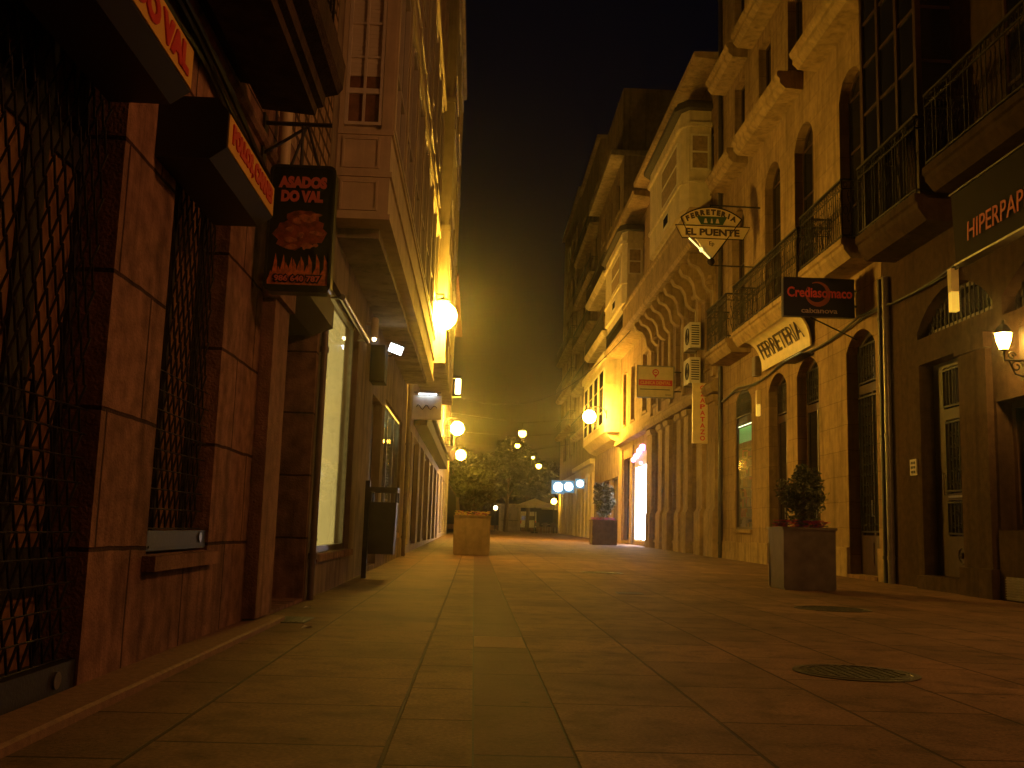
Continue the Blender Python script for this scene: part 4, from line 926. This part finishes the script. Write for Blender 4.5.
m = MB(); m.prism([(XR + .09, 15.42), (6.35, 15.5), (6.33, 15.68), (XR + .09, 15.7)], 'y', 29.12, 41.2); m.build('eave', M['ashlar_plain'], bR2)

# air conditioners
def aircon(y, z, label):
    r = root('air_conditioner', label, 'air conditioner', (XR - .3, y, z), 'air conditioners on the ornate house')
    x = XR - .50
    m = MB(); m.box(x, XR - .16, y, y + .95, z + .05, z + .88); m.build('case', M['plastic_white'], r)
    m = MB(); m.tube([(x - .006, y + .36 + .26 * math.cos(q * .393), z + .46 + .26 * math.sin(q * .393)) for q in range(16)], .02, 5, closed=True)
    for k in range(6): rr = .04 + k * .04; m.tube([(x - .005, y + .36 + rr * math.cos(q * .524), z + .46 + rr * math.sin(q * .524)) for q in range(12)], .006, 4, closed=True)
    m.build('fan_guard', M['iron'], r)
    m = MB()
    for k in range(9): m.box(x + .05, XR - .2, y - .012, y - .001, z + .15 + k * .075, z + .185 + k * .075)
    m.build('side_vent', M['iron'], r)
    m = MB(); m.box(x - .02, XR - .003, y + .1, y + .14, z, z + .045); m.box(x - .02, XR - .003, y + .8, y + .84, z, z + .045); m.build('bracket', M['steel'], r)
aircon(31.3, 5.52, 'lower air conditioner on the ornate facade above the vertical shop sign')
aircon(31.3, 6.66, 'upper air conditioner on the ornate facade below the stone corbels')

# dental sign
r = root('clinic_sign', 'square cream sign with a red band projecting from the ornate house', 'projecting sign', (6.5, 35, 6.1))
Y0 = 35.0; x0, x1, z0, z1 = 5.62, 6.92, 5.55, 6.68
m = MB(); m.box(x0, x1, Y0, Y0 + .16, z0, z1); m.build('casing', M['sign_cream'], r)
m = MB(); v, f = plate([(x0 - .02, z0 - .02), (x1 + .02, z0 - .02), (x1 + .02, z1 + .02), (x0 - .02, z1 + .02)], [[(x0 + .02, z0 + .02), (x1 - .02, z0 + .02), (x1 - .02, z1 - .02), (x0 + .02, z1 - .02)]], .02); m.add(v, f, on_y(Y0 - .021)); m.build('frame', M['steel'], r)
m = MB(); m.box(x0 + .05, x1 - .05, Y0 - .006, Y0 - .001, 5.98, 6.19); m.tube([((x0 + x1) / 2 + .10 * math.cos(q * .524), Y0 - .006, 6.46 + .10 * math.sin(q * .524)) for q in range(12)], .022, 5, closed=True); m.prism([((x0 + x1) / 2 - .05, 6.36), ((x0 + x1) / 2, 6.26), ((x0 + x1) / 2 + .05, 6.36)], 'y', Y0 - .012, Y0 - .002)
m.box((x0 + x1) / 2 - .05, (x0 + x1) / 2 + .05, Y0 - .007, Y0 - .002, 6.44, 6.48); m.build('red_band', M['red'], r)
m = MB(); v, f = fit(text('CLINICA DENTAL', .15, .002, .002), 1.08, .115); m.add(v, f, face_y((x0 + x1) / 2, Y0 - .008, 6.085)); m.build('lettering', M['sign_yellow'], r)
m = MB(); m.box(x0 + .10, x1 - .14, Y0 - .005, Y0 - .001, 5.83, 5.86); m.box(x1 - .3, x1 - .1, Y0 - .005, Y0 - .001, 5.65, 5.67); m.build('fine_line', M['ink'], r)
m = MB(); m.tube([(x1, Y0 + .08, 6.5), (XR, Y0 + .08, 6.5)], .025, 6); m.tube([(x1, Y0 + .08, 5.8), (XR, Y0 + .08, 5.8)], .025, 6); m.build('bracket', M['iron'], r)
# vertical shoe shop sign
r = root('vertical_sign', 'tall narrow cream sign with letters stacked downwards by the drainpipe', 'projecting sign', (6.95, 30.4, 3.7))
Y0 = 30.35; x0, x1 = 6.60, 7.16
m = MB(); m.box(x0, x1, Y0, Y0 + .14, 3.55, 5.42); m.build('casing', M['sign_cream'], r)
m = MB()
for k, ch in enumerate('OZAPATAZO'):
    v, f = fit(text(ch, .2, .006, .002), .155, .15); m.add(v, f, face_y((x0 + x1) / 2 + .02, Y0 - .003, 5.27 - k * .195 - (.0 if k else 0)))
m.build('lettering', M['red'], r)
m = MB(); m.tube([(x1, Y0 + .07, 5.2), (XR, Y0 + .07, 5.2)], .02, 6); m.tube([(x1, Y0 + .07, 3.8), (XR, Y0 + .07, 3.8)], .02, 6); m.build('bracket', M['iron'], r)

# ------------------------------------------------------------------ RIGHT: house with the bright white doorway
bR3 = root('bay_house', 'pale house with a bright white lit doorway and a smaller bay window', 'building', (XR, 46, gz(46)))
h3 = [(41.9, 45.4, .42, 4.3, 0), (46.6, 48.6, .42, 4.3, 0), (42.2, 43.4, 6, 8.6, 0), (45.5, 46.7, 6, 8.6, 0), (48.2, 49.2, 6, 8.6, 0)]
walls(bR3, XR, 1, 41.25, 50, 0, 15.1, h3, 'ashlar')
m = MB(); v, f = plate([(41.9, .42), (45.4, .42), (45.4, 4.3), (41.9, 4.3)], [[(42.05, .5), (43.5, .5), (43.5, 3.7), (42.05, 3.7)], [(43.7, .5), (45.25, .5), (45.25, 3.7), (43.7, 3.7)]], .08); m.add(v, f, on_x(XR + .02, 1)); dw = m.build('doorway', M['offwhite'], bR3)
m = MB(); m.box(XR + .07, XR + .1, 41.95, 45.35, .45, 4.2)
for k in range(24): m.box(XR + .055, XR + .069, 42.05, 45.25, .55 + k * .13, .64 + k * .13)
m.build('lit_shutter', M['white_glow'], dw)
m = MB(); rn = random.Random(2)
for k in range(7): m.ball((XR - .1, 42.6 + k * .42, 4.0 + rn.uniform(-.25, .45)), rn.uniform(.07, .16), 10, 7)
m.build('light_garland', M['pink_glow'], dw)
for h in h3[1:]: window(bR3, XR, 1, *h[:4], 0, depth=.18, cols=2, rows=2, fm='wood' if h[3] < 5 else 'offwhite')
bay(bR3, 43.6, 49.9, 11.0, 14.3, .3)
for y0, y1 in ((41.35, 41.8), (45.6, 46.4), (48.8, 49.8)):
    m = MB(); m.box(XR - .06, XR - .003, y0, y1, gz(y0) - .02, 4.8); m.build('pilaster', M['ashlar_plain'], bR3)
m = MB(); m.prism([(XR - .003, 5.0), (XR - .3, 5.05), (XR - .3, 5.25), (XR - .003, 5.4)], 'y', 41.3, 49.95); m.build('cornice', M['ashlar_plain'], bR3)
m = MB(); m.prism([(XR, 15.12), (XR + .1, 15.5), (XR + 4, 17.6), (XR + 8, 15.7), (XR + 8, 15.12)], 'y', 41.3, 50); m.build('roof', M['roof'], bR3)
m = MB(); m.prism([(XR + .09, 15.12), (6.35, 15.2), (6.33, 15.4), (XR + .09, 15.42)], 'y', 41.25, 50); m.build('eave', M['ashlar_plain'], bR3)
balcony(bR3, 6.35, XR, 1, 43.6, 49.9, 9.9, 10.6, 0, t=.4)

# ------------------------------------------------------------------ RIGHT: farther houses
bR4 = root('gallery_block', 'tall dark apartment block with a cream boxed gallery behind the lamp', 'building', (XR, 55, gz(55)))
h4 = [(50.6, 53.2, .6, 3.6, 0), (54, 56.4, .6, 3.6, 0), (57.2, 59.4, .6, 3.6, 0)] + [(51.5 + 3 * k, 53 + 3 * k, z, z + 1.9, 0) for k in range(3) for z in (11.5, 14.7, 17.9)]
walls(bR4, XR, 1, 50.05, 60.5, 0, 20.4, h4, 'far_stone')
for i, h in enumerate(h4): window(bR4, XR, 1, *h[:4], 0, depth=.15, cols=2, rows=1, sill=i > 2)
m = MB(); m.box(6.42, XR - .003, 50.1, 60.3, 5.8, 9.55); m.box(6.3, XR - .003, 50.0, 60.4, 9.56, 9.9)
for z in (6.9, 8.2): m.box(6.40, XR - .003, 50.08, 60.32, z, z + .05)
m.prism([(XR - .003, 5.3), (6.8, 5.45), (6.45, 5.795), (XR - .003, 5.795)], 'y', 50.3, 60.1); ga = m.build('gallery', M['cream'], bR4)
for k in range(4):
    fr = MB(); a = 50.7 + k * 2.4; v, f = plate([(a, 6.2), (a + 2, 6.2), (a + 2, 9.2), (a, 9.2)], [[(a + .1, 6.3), (a + 1.9, 6.3), (a + 1.9, 9.1), (a + .1, 9.1)]], .06); fr.add(v, f, on_x(6.385, 1)); w = fr.build('window', M['offwhite'], ga); p = MB(); p.box(6.405, 6.412, a + .05, a + 1.95, 6.25, 9.15); p.build('pane', M['glass'], w)
for z in (13.2, 16.4): balcony(bR4, 6.3, XR, 1, 51, 59.5, z - 2, z - 1, 0, t=.3, mt='render')
m = MB(); m.box(6.5, XR + 8, 50.0, 60.5, 20.41, 20.7); m.build('roof_slab', M['render_dark'], bR4)
m = MB(); m.box(XR + .05, XR + 7, 51, 59, 20.71, 24.6); m.build('penthouse', M['far_stone'], bR4)

bR5 = root('apartment_block', 'brown apartment block with stacked slab balconies beyond the boxed gallery', 'building', (XR, 66, gz(66)))
h5 = [(61.5 + 3.4 * k, 63.8 + 3.4 * k, z, z + 2.0, 0) for k in range(3) for z in (8.4, 11.6, 14.8, 18.0, 21.2)]
walls(bR5, XR, 1, 60.55, 72, 0, 25.6, h5, 'far_stone')
for h in h5: window(bR5, XR, 1, *h[:4], 0, depth=.15, cols=2, rows=1, sill=False)
for z in (7.4, 10.6, 13.8, 17.0, 20.2): balcony(bR5, 6.65, XR, 1, 61, 71.6, z, z + 1, 0, t=.22, mt='far_stone', step=.3)
m = MB(); m.box(XR - .06, XR - .003, 60.6, 71.95, gz(62), 4.9)
for k in range(6): m.box(XR - .14, XR - .061, 60.8 + k * 2.1, 61.1 + k * 2.1, gz(62), 4.4)
m.build('shopfront', M['cream'], bR5)
m = MB(); m.box(6.9, XR - .003, 60.6, 71.95, 4.91, 5.2); m.build('shop_cornice', M['cream'], bR5)
m = MB(); m.box(6.95, XR + 8, 60.51, 72.0, 25.61, 25.85); m.build('roof_slab', M['render_dark'], bR5)

bR6 = root('corner_block', 'dim corner block closing the row of apartments at the street end', 'building', (XR, 79, gz(79)))
h6 = [(73.5 + 3.6 * k, 75.8 + 3.6 * k, z, z + 2.0, 0) for k in range(3) for z in (6.4, 9.6, 12.8, 16.0, 19.2, 22.4)]
walls(bR6, XR, 1, 72.05, 86, 0, 26.2, h6, 'far_stone')
for h in h6: window(bR6, XR, 1, *h[:4], 0, depth=.15, cols=2, rows=1, sill=False)
for z in (8.6, 11.8, 15.0): balcony(bR6, 6.65, XR, 1, 73, 85.6, z, z + 1, 0, t=.22, mt='far_stone', step=.35)
m = MB(); m.box(XR - .05, XR - .003, 72.1, 85.95, gz(75), 4.9)
for k in range(7): m.box(XR - .12, XR - .051, 72.4 + k * 2.1, 72.7 + k * 2.1, gz(75), 4.4)
m.build('shopfront', M['cream'], bR6)
m = MB(); m.box(6.95, XR + 8, 72.05, 86.1, 26.21, 26.45); m.build('roof_slab', M['render_dark'], bR6)
for y, w_, z, xs, lab in [(64.6, .62, 3.84, 7.0, 'glowing blue white box sign nearest along the far cream shopfronts'), (71.2, .85, 3.92, 6.9, 'glowing white disc sign in the middle of the far three'), (79.0, 1.05, 4.2, 6.72, 'glowing round sign farthest along the cream shopfronts')]:
    r = root('lit_sign', lab, 'lit sign', (xs, y, 3.6), 'lit signs on the far shopfronts')
    xa = min(xs + w_ / 2, XR - .16) - w_
    m = MB(); m.box(xa, xa + w_ - .02, y, y + .18, z - w_ / 2, z + w_ / 2); m.build('casing', M['sign_blue'], r)
    m = MB(); m.tube([(xa + w_ / 2, y - .03, z), (xa + w_ / 2, y - .002, z)], w_ * .36, 20); m.build('disc', M['sign_glow'], r)
    m = MB(); m.tube([(xa + w_ - .02, y + .09, z), (XR, y + .09, z)], .03, 6); m.build('bracket', M['iron'], r)

# ------------------------------------------------------------------ street lamps
def wall_lamp(x, y, z, xw, label, mt='lamp', rad=.32):
    r = root('street_lamp', label, 'street lamp', (xw, y, z), 'sodium street lamps on wall arms')
    s_ = 1 if xw > x else -1
    m = MB(); m.tube([(xw, y, z + .15), (xw - s_ * .15, y, z + .40), ((x + xw) / 2, y, z + .52), (x, y, z + .5), (x, y, z + .30)], .028, 8); m.box(xw - s_ * .03, xw - s_ * .001, y - .09, y + .09, z - .05, z + .35); m.build('arm', M['iron'], r, True)
    m = MB(); m.lathe([(.10, 0), (.17, .05), (.12, .10), (.04, .14)], (x, y, z + rad * .9), 14); m.build('cap', M['iron'], r, True)
    m = MB(); m.ball((x, y, z), rad, 14, 9); m.build('lamp_globe', M[mt], r, True)
wall_lamp(-.88, 22.35, 5.52, XL, 'dazzling street lamp globe at the end of the cream gallery')
wall_lamp(-.98, 48.0, 5.5, XL, 'bright street lamp globe in the middle of the left row, above a smaller glow', 'lamp_bright')
wall_lamp(-.95, 60.0, 5.1, XL, 'farthest small street lamp globe on the left row of houses', 'lamp_far')
wall_lamp(5.55, 49.4, 6.45, 6.42, 'street lamp globe glowing against the cream boxed gallery', 'lamp_mid')
# one lamp added out of view for the reddish light on the foreground
wall_lamp(6.3, 3.8, 5.5, XR, 'unseen added lamp on the wall of the stationery house, out of the picture', 'lamp_fill')
m = MB()
r = root('upright_wall_light', 'upright glowing white wall light high on the overhanging house', 'wall light', (XL, 40, 6.2))
m.box(XL + .003, -.72, 40.0, 40.3, 6.0, 6.1); m.box(XL + .003, -.72, 40.0, 40.3, 6.75, 6.85); m.build('bracket', M['iron'], r)
m = MB(); m.lathe([(.09, 0), (.11, .05), (.11, .57), (.09, .62)], (-.85, 40.15, 6.115), 12); m.build('tube_glass', M['bulb'], r)
def span_lamp(x, y, z, label, rad=.2, mt='lamp_far'):
    r = root('span_wire_lamp', label, 'street lamp', (x, y, z), 'lamps hung on wires across the street')
    m = MB(); m.tube([(-1.6 if y < 62 else -6, y, z + 1.1), (x, y, z + .62), (XR if y < 86 else 12, y, z + 1.1)], .018, 5); m.tube([(x, y, z + .62), (x, y, z + .2)], .02, 6); m.build('wire', M['cable'], r)
    m = MB(); m.lathe([(.24, 0), (.2, .05), (.08, .14), (.03, .2)], (x, y, z + rad * .55), 14); m.build('shade', M['iron'], r, True)
    m = MB(); m.ball((x, y, z), rad, 12, 8); m.build('lamp_globe', M[mt], r, True)
span_lamp(2.65, 58.7, 6.4, 'hanging street lamp, topmost and largest over the far street', .22)
span_lamp(2.75, 67.5, 6.4, 'smaller hanging lamp just below the topmost one', .15)
span_lamp(5.5, 88, 6.4, 'hanging lamp lowest to the right over the plaza trees', .22)
span_lamp(4.4, 78, 6.4, 'faint hanging lamp above the lowest of the four', .10)
r = root('plaza_lamp', 'low bright globe lamp on a post beside the parasol', 'street lamp', (6.1, 84, gz(84)))
m = MB(); m.tube([(6.6, 84, gz(84)), (6.6, 84, 3.0)], .05, 8); m.build('post', M['iron'], r); m = MB(); m.ball((6.6, 84, 3.22), .23, 12, 8); m.build('lamp_globe', M['lamp_far'], r, True)
r = root('plaza_lamp', 'dim globe lamp on a post between the kiosk and the planter bush', 'street lamp', (1.0, 92, gz(92)))
m = MB(); m.tube([(1.9, 92, gz(92)), (1.9, 92, 2.5)], .05, 8); m.build('post', M['iron'], r); m = MB(); m.ball((1.9, 92, 2.7), .2, 12, 8); m.build('lamp_globe', M['bulb'], r, True)
m = MB(); m.tube([(-.6 + (7.1 + .6) * i / 20, 41 + 1.5 * i / 20, 6.0 + 4.2 * (i / 20) - 1.6 * math.sin(math.pi * i / 20)) for i in range(21)], .016, 5)
tag(m.build('overhead_wire', M['cable'], None, True), 'thin wire slung across the street from the overhanging house', 'wire')

# ------------------------------------------------------------------ planters and shrubs
def planter(cx, cy, w, h, rot, label, lab2, lab3, mtl, shrub, seed, fcols):
    z = gz(cy); rn = random.Random(seed)
    r = root('planter', label, 'planter', (cx, cy, z), 'square street planters'); r.rotation_euler = (0, 0, rot)
    mxr = Matrix.Translation((cx, cy, z)) @ Matrix.Rotation(0, 4, 'Z')
    m = MB(); a = w / 2
    m.prism([(-a * .96, 0.0), (a * .96, 0.0), (a, h), (a - .05, h), (a - .05, h - .1), (-a + .05, h - .1), (-a + .05, h), (-a, h)], 'y', -a + .004, a - .004, mxr)
    m.box(-a, a, -a, -a + .05, .02, h - .003, mxr); m.box(-a, a, a - .05, a, .02, h - .003, mxr)
    m.build('box', M[mtl], r)
    m = MB(); v, f = plate([(-a - .02, -a - .02), (a + .02, -a - .02), (a + .02, a + .02), (-a - .02, a + .02)], [[(-a + .06, -a + .06), (a - .06, -a + .06), (a - .06, a - .06), (-a + .06, a - .06)]], .035); m.add(v, f, mxr @ Matrix.Translation((0, 0, h - .002))); m.build('rim', M[mtl], r)
    m = MB(); m.box(-a + .055, a - .055, -a + .055, a - .055, h - .099, h - .03, mxr); m.build('soil', M['soil'], r)
    # shrub
    zt = z + h - .03
    t = root('shrub', lab2, 'shrub', (cx, cy, zt), 'shrubs growing in the planters')
    m = MB(); H = shrub[1]
    m.tube([(cx, cy, zt), (cx + .02, cy, zt + H * .35), (cx - .01, cy + .01, zt + H * .8)], [.035, .025, .008], 7)
    tips = []
    for k in range(16):
        q = rn.uniform(0, 6.28); z0 = zt + H * rn.uniform(.12, .6); l = shrub[0] * rn.uniform(.5, .95); e = (cx + l * math.cos(q), cy + l * math.sin(q), z0 + H * rn.uniform(.12, .35)); tips.append(e); m.tube([(cx, cy, z0), ((cx + e[0]) / 2, (cy + e[1]) / 2, (z0 + e[2]) / 2 + .03), e], [.012, .009, .004], 5)
    m.build('stem', M['bark'], t)
    m = MB()
    for e in tips: leaves(m, e, shrub[0] * .42, shrub[0] * .42, H * .17, shrub[2] // 22, shrub[3], rn, 0)
    leaves(m, (cx, cy, zt + H * .5), shrub[0] * .75, shrub[0] * .75, H * .42, shrub[2] // 2, shrub[3], rn, .2); leaves(m, (cx + .03, cy, zt + H * .88), shrub[0] * .38, shrub[0] * .38, H * .15, shrub[2] // 7, shrub[3], rn, 0)
    m.build('foliage', M['leaf'], t)
    fl = MB()
    for k in range(260):
        x = cx + rn.uniform(-a + .03, a - .03); y = cy + rn.uniform(-a + .03, a - .03); zz = z + h + rn.uniform(.0, .13); fl.cur = rn.choice(fcols * 2 + [3]); s_ = rn.uniform(.02, .04)
        for j in range(5):
            q0 = j * 1.257 + x * 9; q1 = q0 + .9; fl.add([(x, y, zz), (x + s_ * math.cos(q0), y + s_ * math.sin(q0), zz + .018), (x + s_ * 1.2 * math.cos((q0 + q1) / 2), y + s_ * 1.2 * math.sin((q0 + q1) / 2), zz + .01), (x + s_ * math.cos(q1), y + s_ * math.sin(q1), zz + .018)], [(0, 1, 2), (0, 2, 3)])
    o = fl.build('flower_bed', [M['flower_pink'], M['flower_purple'], M['flower_yellow'], M['leaf']]); tag(o, lab3, 'flowers', 'bedding flowers in the planters'); o['kind'] = 'stuff'
planter(4.84, 14.8, .76, .86, R(0), 'dark metal planter box by the arched door of the stone house', 'dark leafy shrub in the planter by the stone house', 'pink and violet flowers in the planter by the stone house', 'planter_steel', (.33, .98, 1900, .036), 1, [0, 1, 0])
planter(-.05, 25.4, .9, .94, R(0), 'square planter box standing on the pavement strip in mid street', 'spreading green shrub in the mid street planter', 'yellow and pink flowers in the mid street planter', 'concrete', (.50, 1.25, 2400, .06), 2, [0, 2, 2])
planter(5.45, 42.5, 1.05, 1.0, R(0), 'small far planter box before the bright white doorway', 'narrow dark shrub in the far planter by the white doorway', 'pink flowers in the far planter by the white doorway', 'concrete', (.42, 1.55, 2200, .07), 3, [0, 0, 1])

# ------------------------------------------------------------------ plaza at the end
def tree(x, y, H, rad, n, label, seed, leafsz=.22):
    rn = random.Random(seed); z = gz(y); t = root('plaza_tree', label, 'tree', (x, y, z), 'trees of the plaza at the street end')
    m = MB(); m.tube([(x, y, z), (x + .1, y, z + H * .25), (x - .05, y + .1, z + H * .5), (x, y, z + H * .85)], [.22, .17, .12, .03], 8); ends = []
    for k in range(11):
        q = rn.uniform(0, 6.28); z0 = z + H * rn.uniform(.3, .6); l = rad * rn.uniform(.5, .9); e = (x + l * math.cos(q), y + l * math.sin(q), z0 + H * rn.uniform(.1, .35)); ends.append(e); m.tube([(x, y, z0), ((x + e[0]) / 2, (y + e[1]) / 2, (z0 + e[2]) / 2 + .2), e], [.08, .05, .015], 6)
    m.build('trunk', M['bark'], t)
    m = MB()
    for e in ends: leaves(m, e, rad * .42, rad * .42, H * .14, n // 13, leafsz, rn, .1)
    leaves(m, (x, y, z + H * .85), rad * .4, rad * .4, H * .14, n // 13, leafsz, rn, .1); m.build('crown', M['leaf_dark'], t)
tree(2.6, 84, 8.0, 2.6, 6500, 'tallest dark plaza tree below the hanging lamps', 21)
tree(.3, 79, 6.2, 2.0, 5000, 'bushy plaza tree behind the mid street planter', 22)
tree(5.0, 96, 8.0, 2.6, 5000, 'dark plaza tree behind the parasol', 23)
tree(-1.6, 90, 7.0, 2.3, 5000, 'plaza tree at the end of the left row of houses', 24)
def parasol(x, y, label, w=1.7):
    z = gz(y); r = root('parasol', label, 'parasol', (x, y, z), 'café parasols on the plaza')
    m = MB(); m.tube([(x, y, z), (x, y, z + 2.75)], .035, 8); m.lathe([(.3, 0), (.3, .08), (.06, .12)], (x, y, z), 12); m.build('pole', M['iron'], r)
    m = MB(); k = 8; c = (x, y, z + 2.8); rim = [(x + w * math.cos(math.pi / 4 * i + .39), y + w * math.sin(math.pi / 4 * i + .39), z + 2.2) for i in range(k)]; low = [(p[0], p[1], p[2] - .16) for p in rim]
    m.add([c] + rim + low, [(0, i + 1, (i + 1) % k + 1) for i in range(k)] + [(i + 1, i + 1 + k, (i + 1) % k + 1 + k, (i + 1) % k + 1) for i in range(k)]); m.build('canopy', M['parasol'], r)
parasol(4.9, 82, 'pale cream parasol open beside the low globe lamp'); parasol(7.4, 90, 'cream parasol farther off behind the corner block', 1.5)
r = root('kiosk', 'small pale kiosk with a flat roof at the street end', 'kiosk', (2.5, 95, gz(95))); z = gz(95)
m = MB(); v, f = plate([(2.3, z), (4.3, z), (4.3, z + 2.3), (2.3, z + 2.3)], [[(2.6, z + 1), (4.0, z + 1), (4.0, z + 2), (2.6, z + 2)]], .08); m.add(v, f, on_y(94)); m.box(2.3, 4.3, 94.4, 95.8, z, z + 2.3); m.box(2.3, 2.38, 94.081, 94.399, z, z + 2.3); m.box(4.22, 4.3, 94.081, 94.399, z, z + 2.3); m.build('walls', M['render_dark'], r)
m = MB(); m.box(2.0, 4.6, 93.6, 96.0, z + 2.31, z + 2.5); m.build('roof', M['render_dark'], r); m = MB(); m.box(2.5, 4.1, 93.8, 94.0, z + .93, z + .99); m.build('counter', M['wood'], r)
r = root('delivery_van', 'small pale van parked beyond the kiosk', 'van', (5.4, 97, gz(97))); z = gz(97); vx, vy = 5.1, 96
m = MB(); m.prism([(vy, z + .35), (vy, z + 1.5), (vy + .2, z + 1.85), (vy + 2.6, z + 1.85), (vy + 3.2, z + 1.15), (vy + 4.0, z + .95), (vy + 4.0, z + .35)], 'x', vx - .8, vx + .8); m.build('body', M['plastic_white'], r)
m = MB(); m.box(vx - .62, vx + .62, vy - .012, vy - .001, z + 1.05, z + 1.45); m.build('rear_window', M['glass'], r)
for x in (vx - .72, vx + .72):
    for y in (vy + .7, vy + 3.2): m = MB(); m.tube([(x - .1, y, z + .3), (x + .1, y, z + .3)], .3, 14); m.build('wheel', M['iron'], r)
for x in (vx - .7, vx + .7): m = MB(); m.box(x - .08, x + .08, vy - .02, vy - .002, z + .7, z + 1.0); m.build('tail_light', M['red'], r)
m = MB(); m.prism([(98.0, gz(98) - .1), (98.4, gz(98) - .1), (98.4, 1.15), (98.0, 1.15)], 'x', -3, 12); tag(m.build('plaza_wall', M['granite_plain']), 'low stone wall across the end of the street', 'wall')
def chair(x, y, label):
    z = gz(y); r = root('cafe_chair', label, 'chair', (x, y, z), 'café chairs under the parasols')
    m = MB(); m.box(x - .2, x + .2, y - .2, y + .2, z + .44, z + .47); m.build('seat', M['wood'], r); m = MB(); m.box(x - .2, x + .2, y + .17, y + .2, z + .55, z + .85); m.build('backrest', M['wood'], r)
    for dx in (-.18, .18):
        for dy in (-.18, .185): m = MB(); m.tube([(x + dx, y + dy, z), (x + dx, y + dy, z + (.85 if dy > 0 else .44))], .014, 6); m.build('leg', M['steel'], r)
chair(5.6, 79.5, 'café chair nearest the street under the pale parasol'); chair(6.3, 80.6, 'café chair beside the low globe lamp post'); chair(5.0, 80.4, 'café chair standing left under the parasol edge')
r = root('cafe_table', 'small round café table among the chairs under the parasol', 'table', (5.7, 80.4, gz(80))); z = gz(80.4)
m = MB(); m.lathe([(.35, 0), (.35, .03)], (5.7, 80.4, z + .72), 16); m.build('table_top', M['plastic_white'], r); m = MB(); m.tube([(5.7, 80.4, z), (5.7, 80.4, z + .72)], .03, 8); m.lathe([(.22, 0), (.2, .03)], (5.7, 80.4, z), 12); m.build('pedestal', M['steel'], r)

# ------------------------------------------------------------------ sky, camera, render
wd = bpy.data.worlds.new('World'); S.world = wd; wd.use_nodes = True
nt = wd.node_tree; bg = nt.nodes['Background']
sky = nt.nodes.new('ShaderNodeTexSky'); sky.sky_type = 'NISHITA'; sky.sun_disc = False; sky.sun_elevation = R(1.0); sky.sun_rotation = R(200)
hs = nt.nodes.new('ShaderNodeHueSaturation'); hs.inputs['Saturation'].default_value = 1.0
tint = nt.nodes.new('ShaderNodeMix'); tint.data_type = 'RGBA'; tint.blend_type = 'MULTIPLY'; tint.inputs[0].default_value = 1; tint.inputs[7].default_value = (.5, .55, 1.5, 1)
nt.links.new(sky.outputs[0], tint.inputs[6]); nt.links.new(tint.outputs[2], bg.inputs['Color']); bg.inputs['Strength'].default_value = .0016

# thin night air
HAZE = True
if HAZE:
    m = MB(); m.box(-40, 45, -25, 130, -1.0, 32)
    hm = bpy.data.materials.new('night_haze'); hm.use_nodes = True; nt = hm.node_tree; nt.nodes.clear()
    out = nt.nodes.new('ShaderNodeOutputMaterial'); vol = nt.nodes.new('ShaderNodeVolumePrincipled')
    vol.inputs['Color'].default_value = (.9, .88, .85, 1); vol.inputs['Density'].default_value = .0011; vol.inputs['Anisotropy'].default_value = .93
    nt.links.new(vol.outputs[0], out.inputs['Volume'])
    kind(m.build('haze', hm), 'stuff')

cam = bpy.data.cameras.new('camera'); co = bpy.data.objects.new('camera', cam); COL.objects.link(co)
yaw, pitch, roll = R(1.9006), R(8.3), R(1.76)
fw = Vector((math.sin(yaw) * math.cos(pitch), math.cos(yaw) * math.cos(pitch), math.sin(pitch)))
rt = Vector((math.cos(yaw), -math.sin(yaw), 0)); up = rt.cross(fw)
r_ = rt * math.cos(roll) + up * math.sin(roll); u_ = -rt * math.sin(roll) + up * math.cos(roll); b_ = -fw
co.matrix_world = Matrix(((r_.x, u_.x, b_.x, 0), (r_.y, u_.y, b_.y, 0), (r_.z, u_.z, b_.z, .75), (0, 0, 0, 1)))
cam.sensor_width = 36; cam.lens = 1000 / 1024 * 36; cam.clip_start = .05; cam.clip_end = 4000
S.camera = co
S.view_settings.view_transform = 'Standard'; S.view_settings.look = 'None'; S.view_settings.exposure = 0; S.view_settings.gamma = 1; S.view_settings.use_curve_mapping = False
S.render.engine = 'CYCLES'; S.cycles.use_denoising = True
try: S.cycles.denoiser = 'OPENIMAGEDENOISE'
except Exception: pass
S.cycles.max_bounces = 8; S.cycles.diffuse_bounces = 3; S.cycles.glossy_bounces = 3; S.cycles.transmission_bounces = 6; S.cycles.volume_bounces = 0
S.cycles.caustics_reflective = False; S.cycles.caustics_refractive = False; S.cycles.sample_clamp_indirect = 3; S.cycles.use_light_tree = True
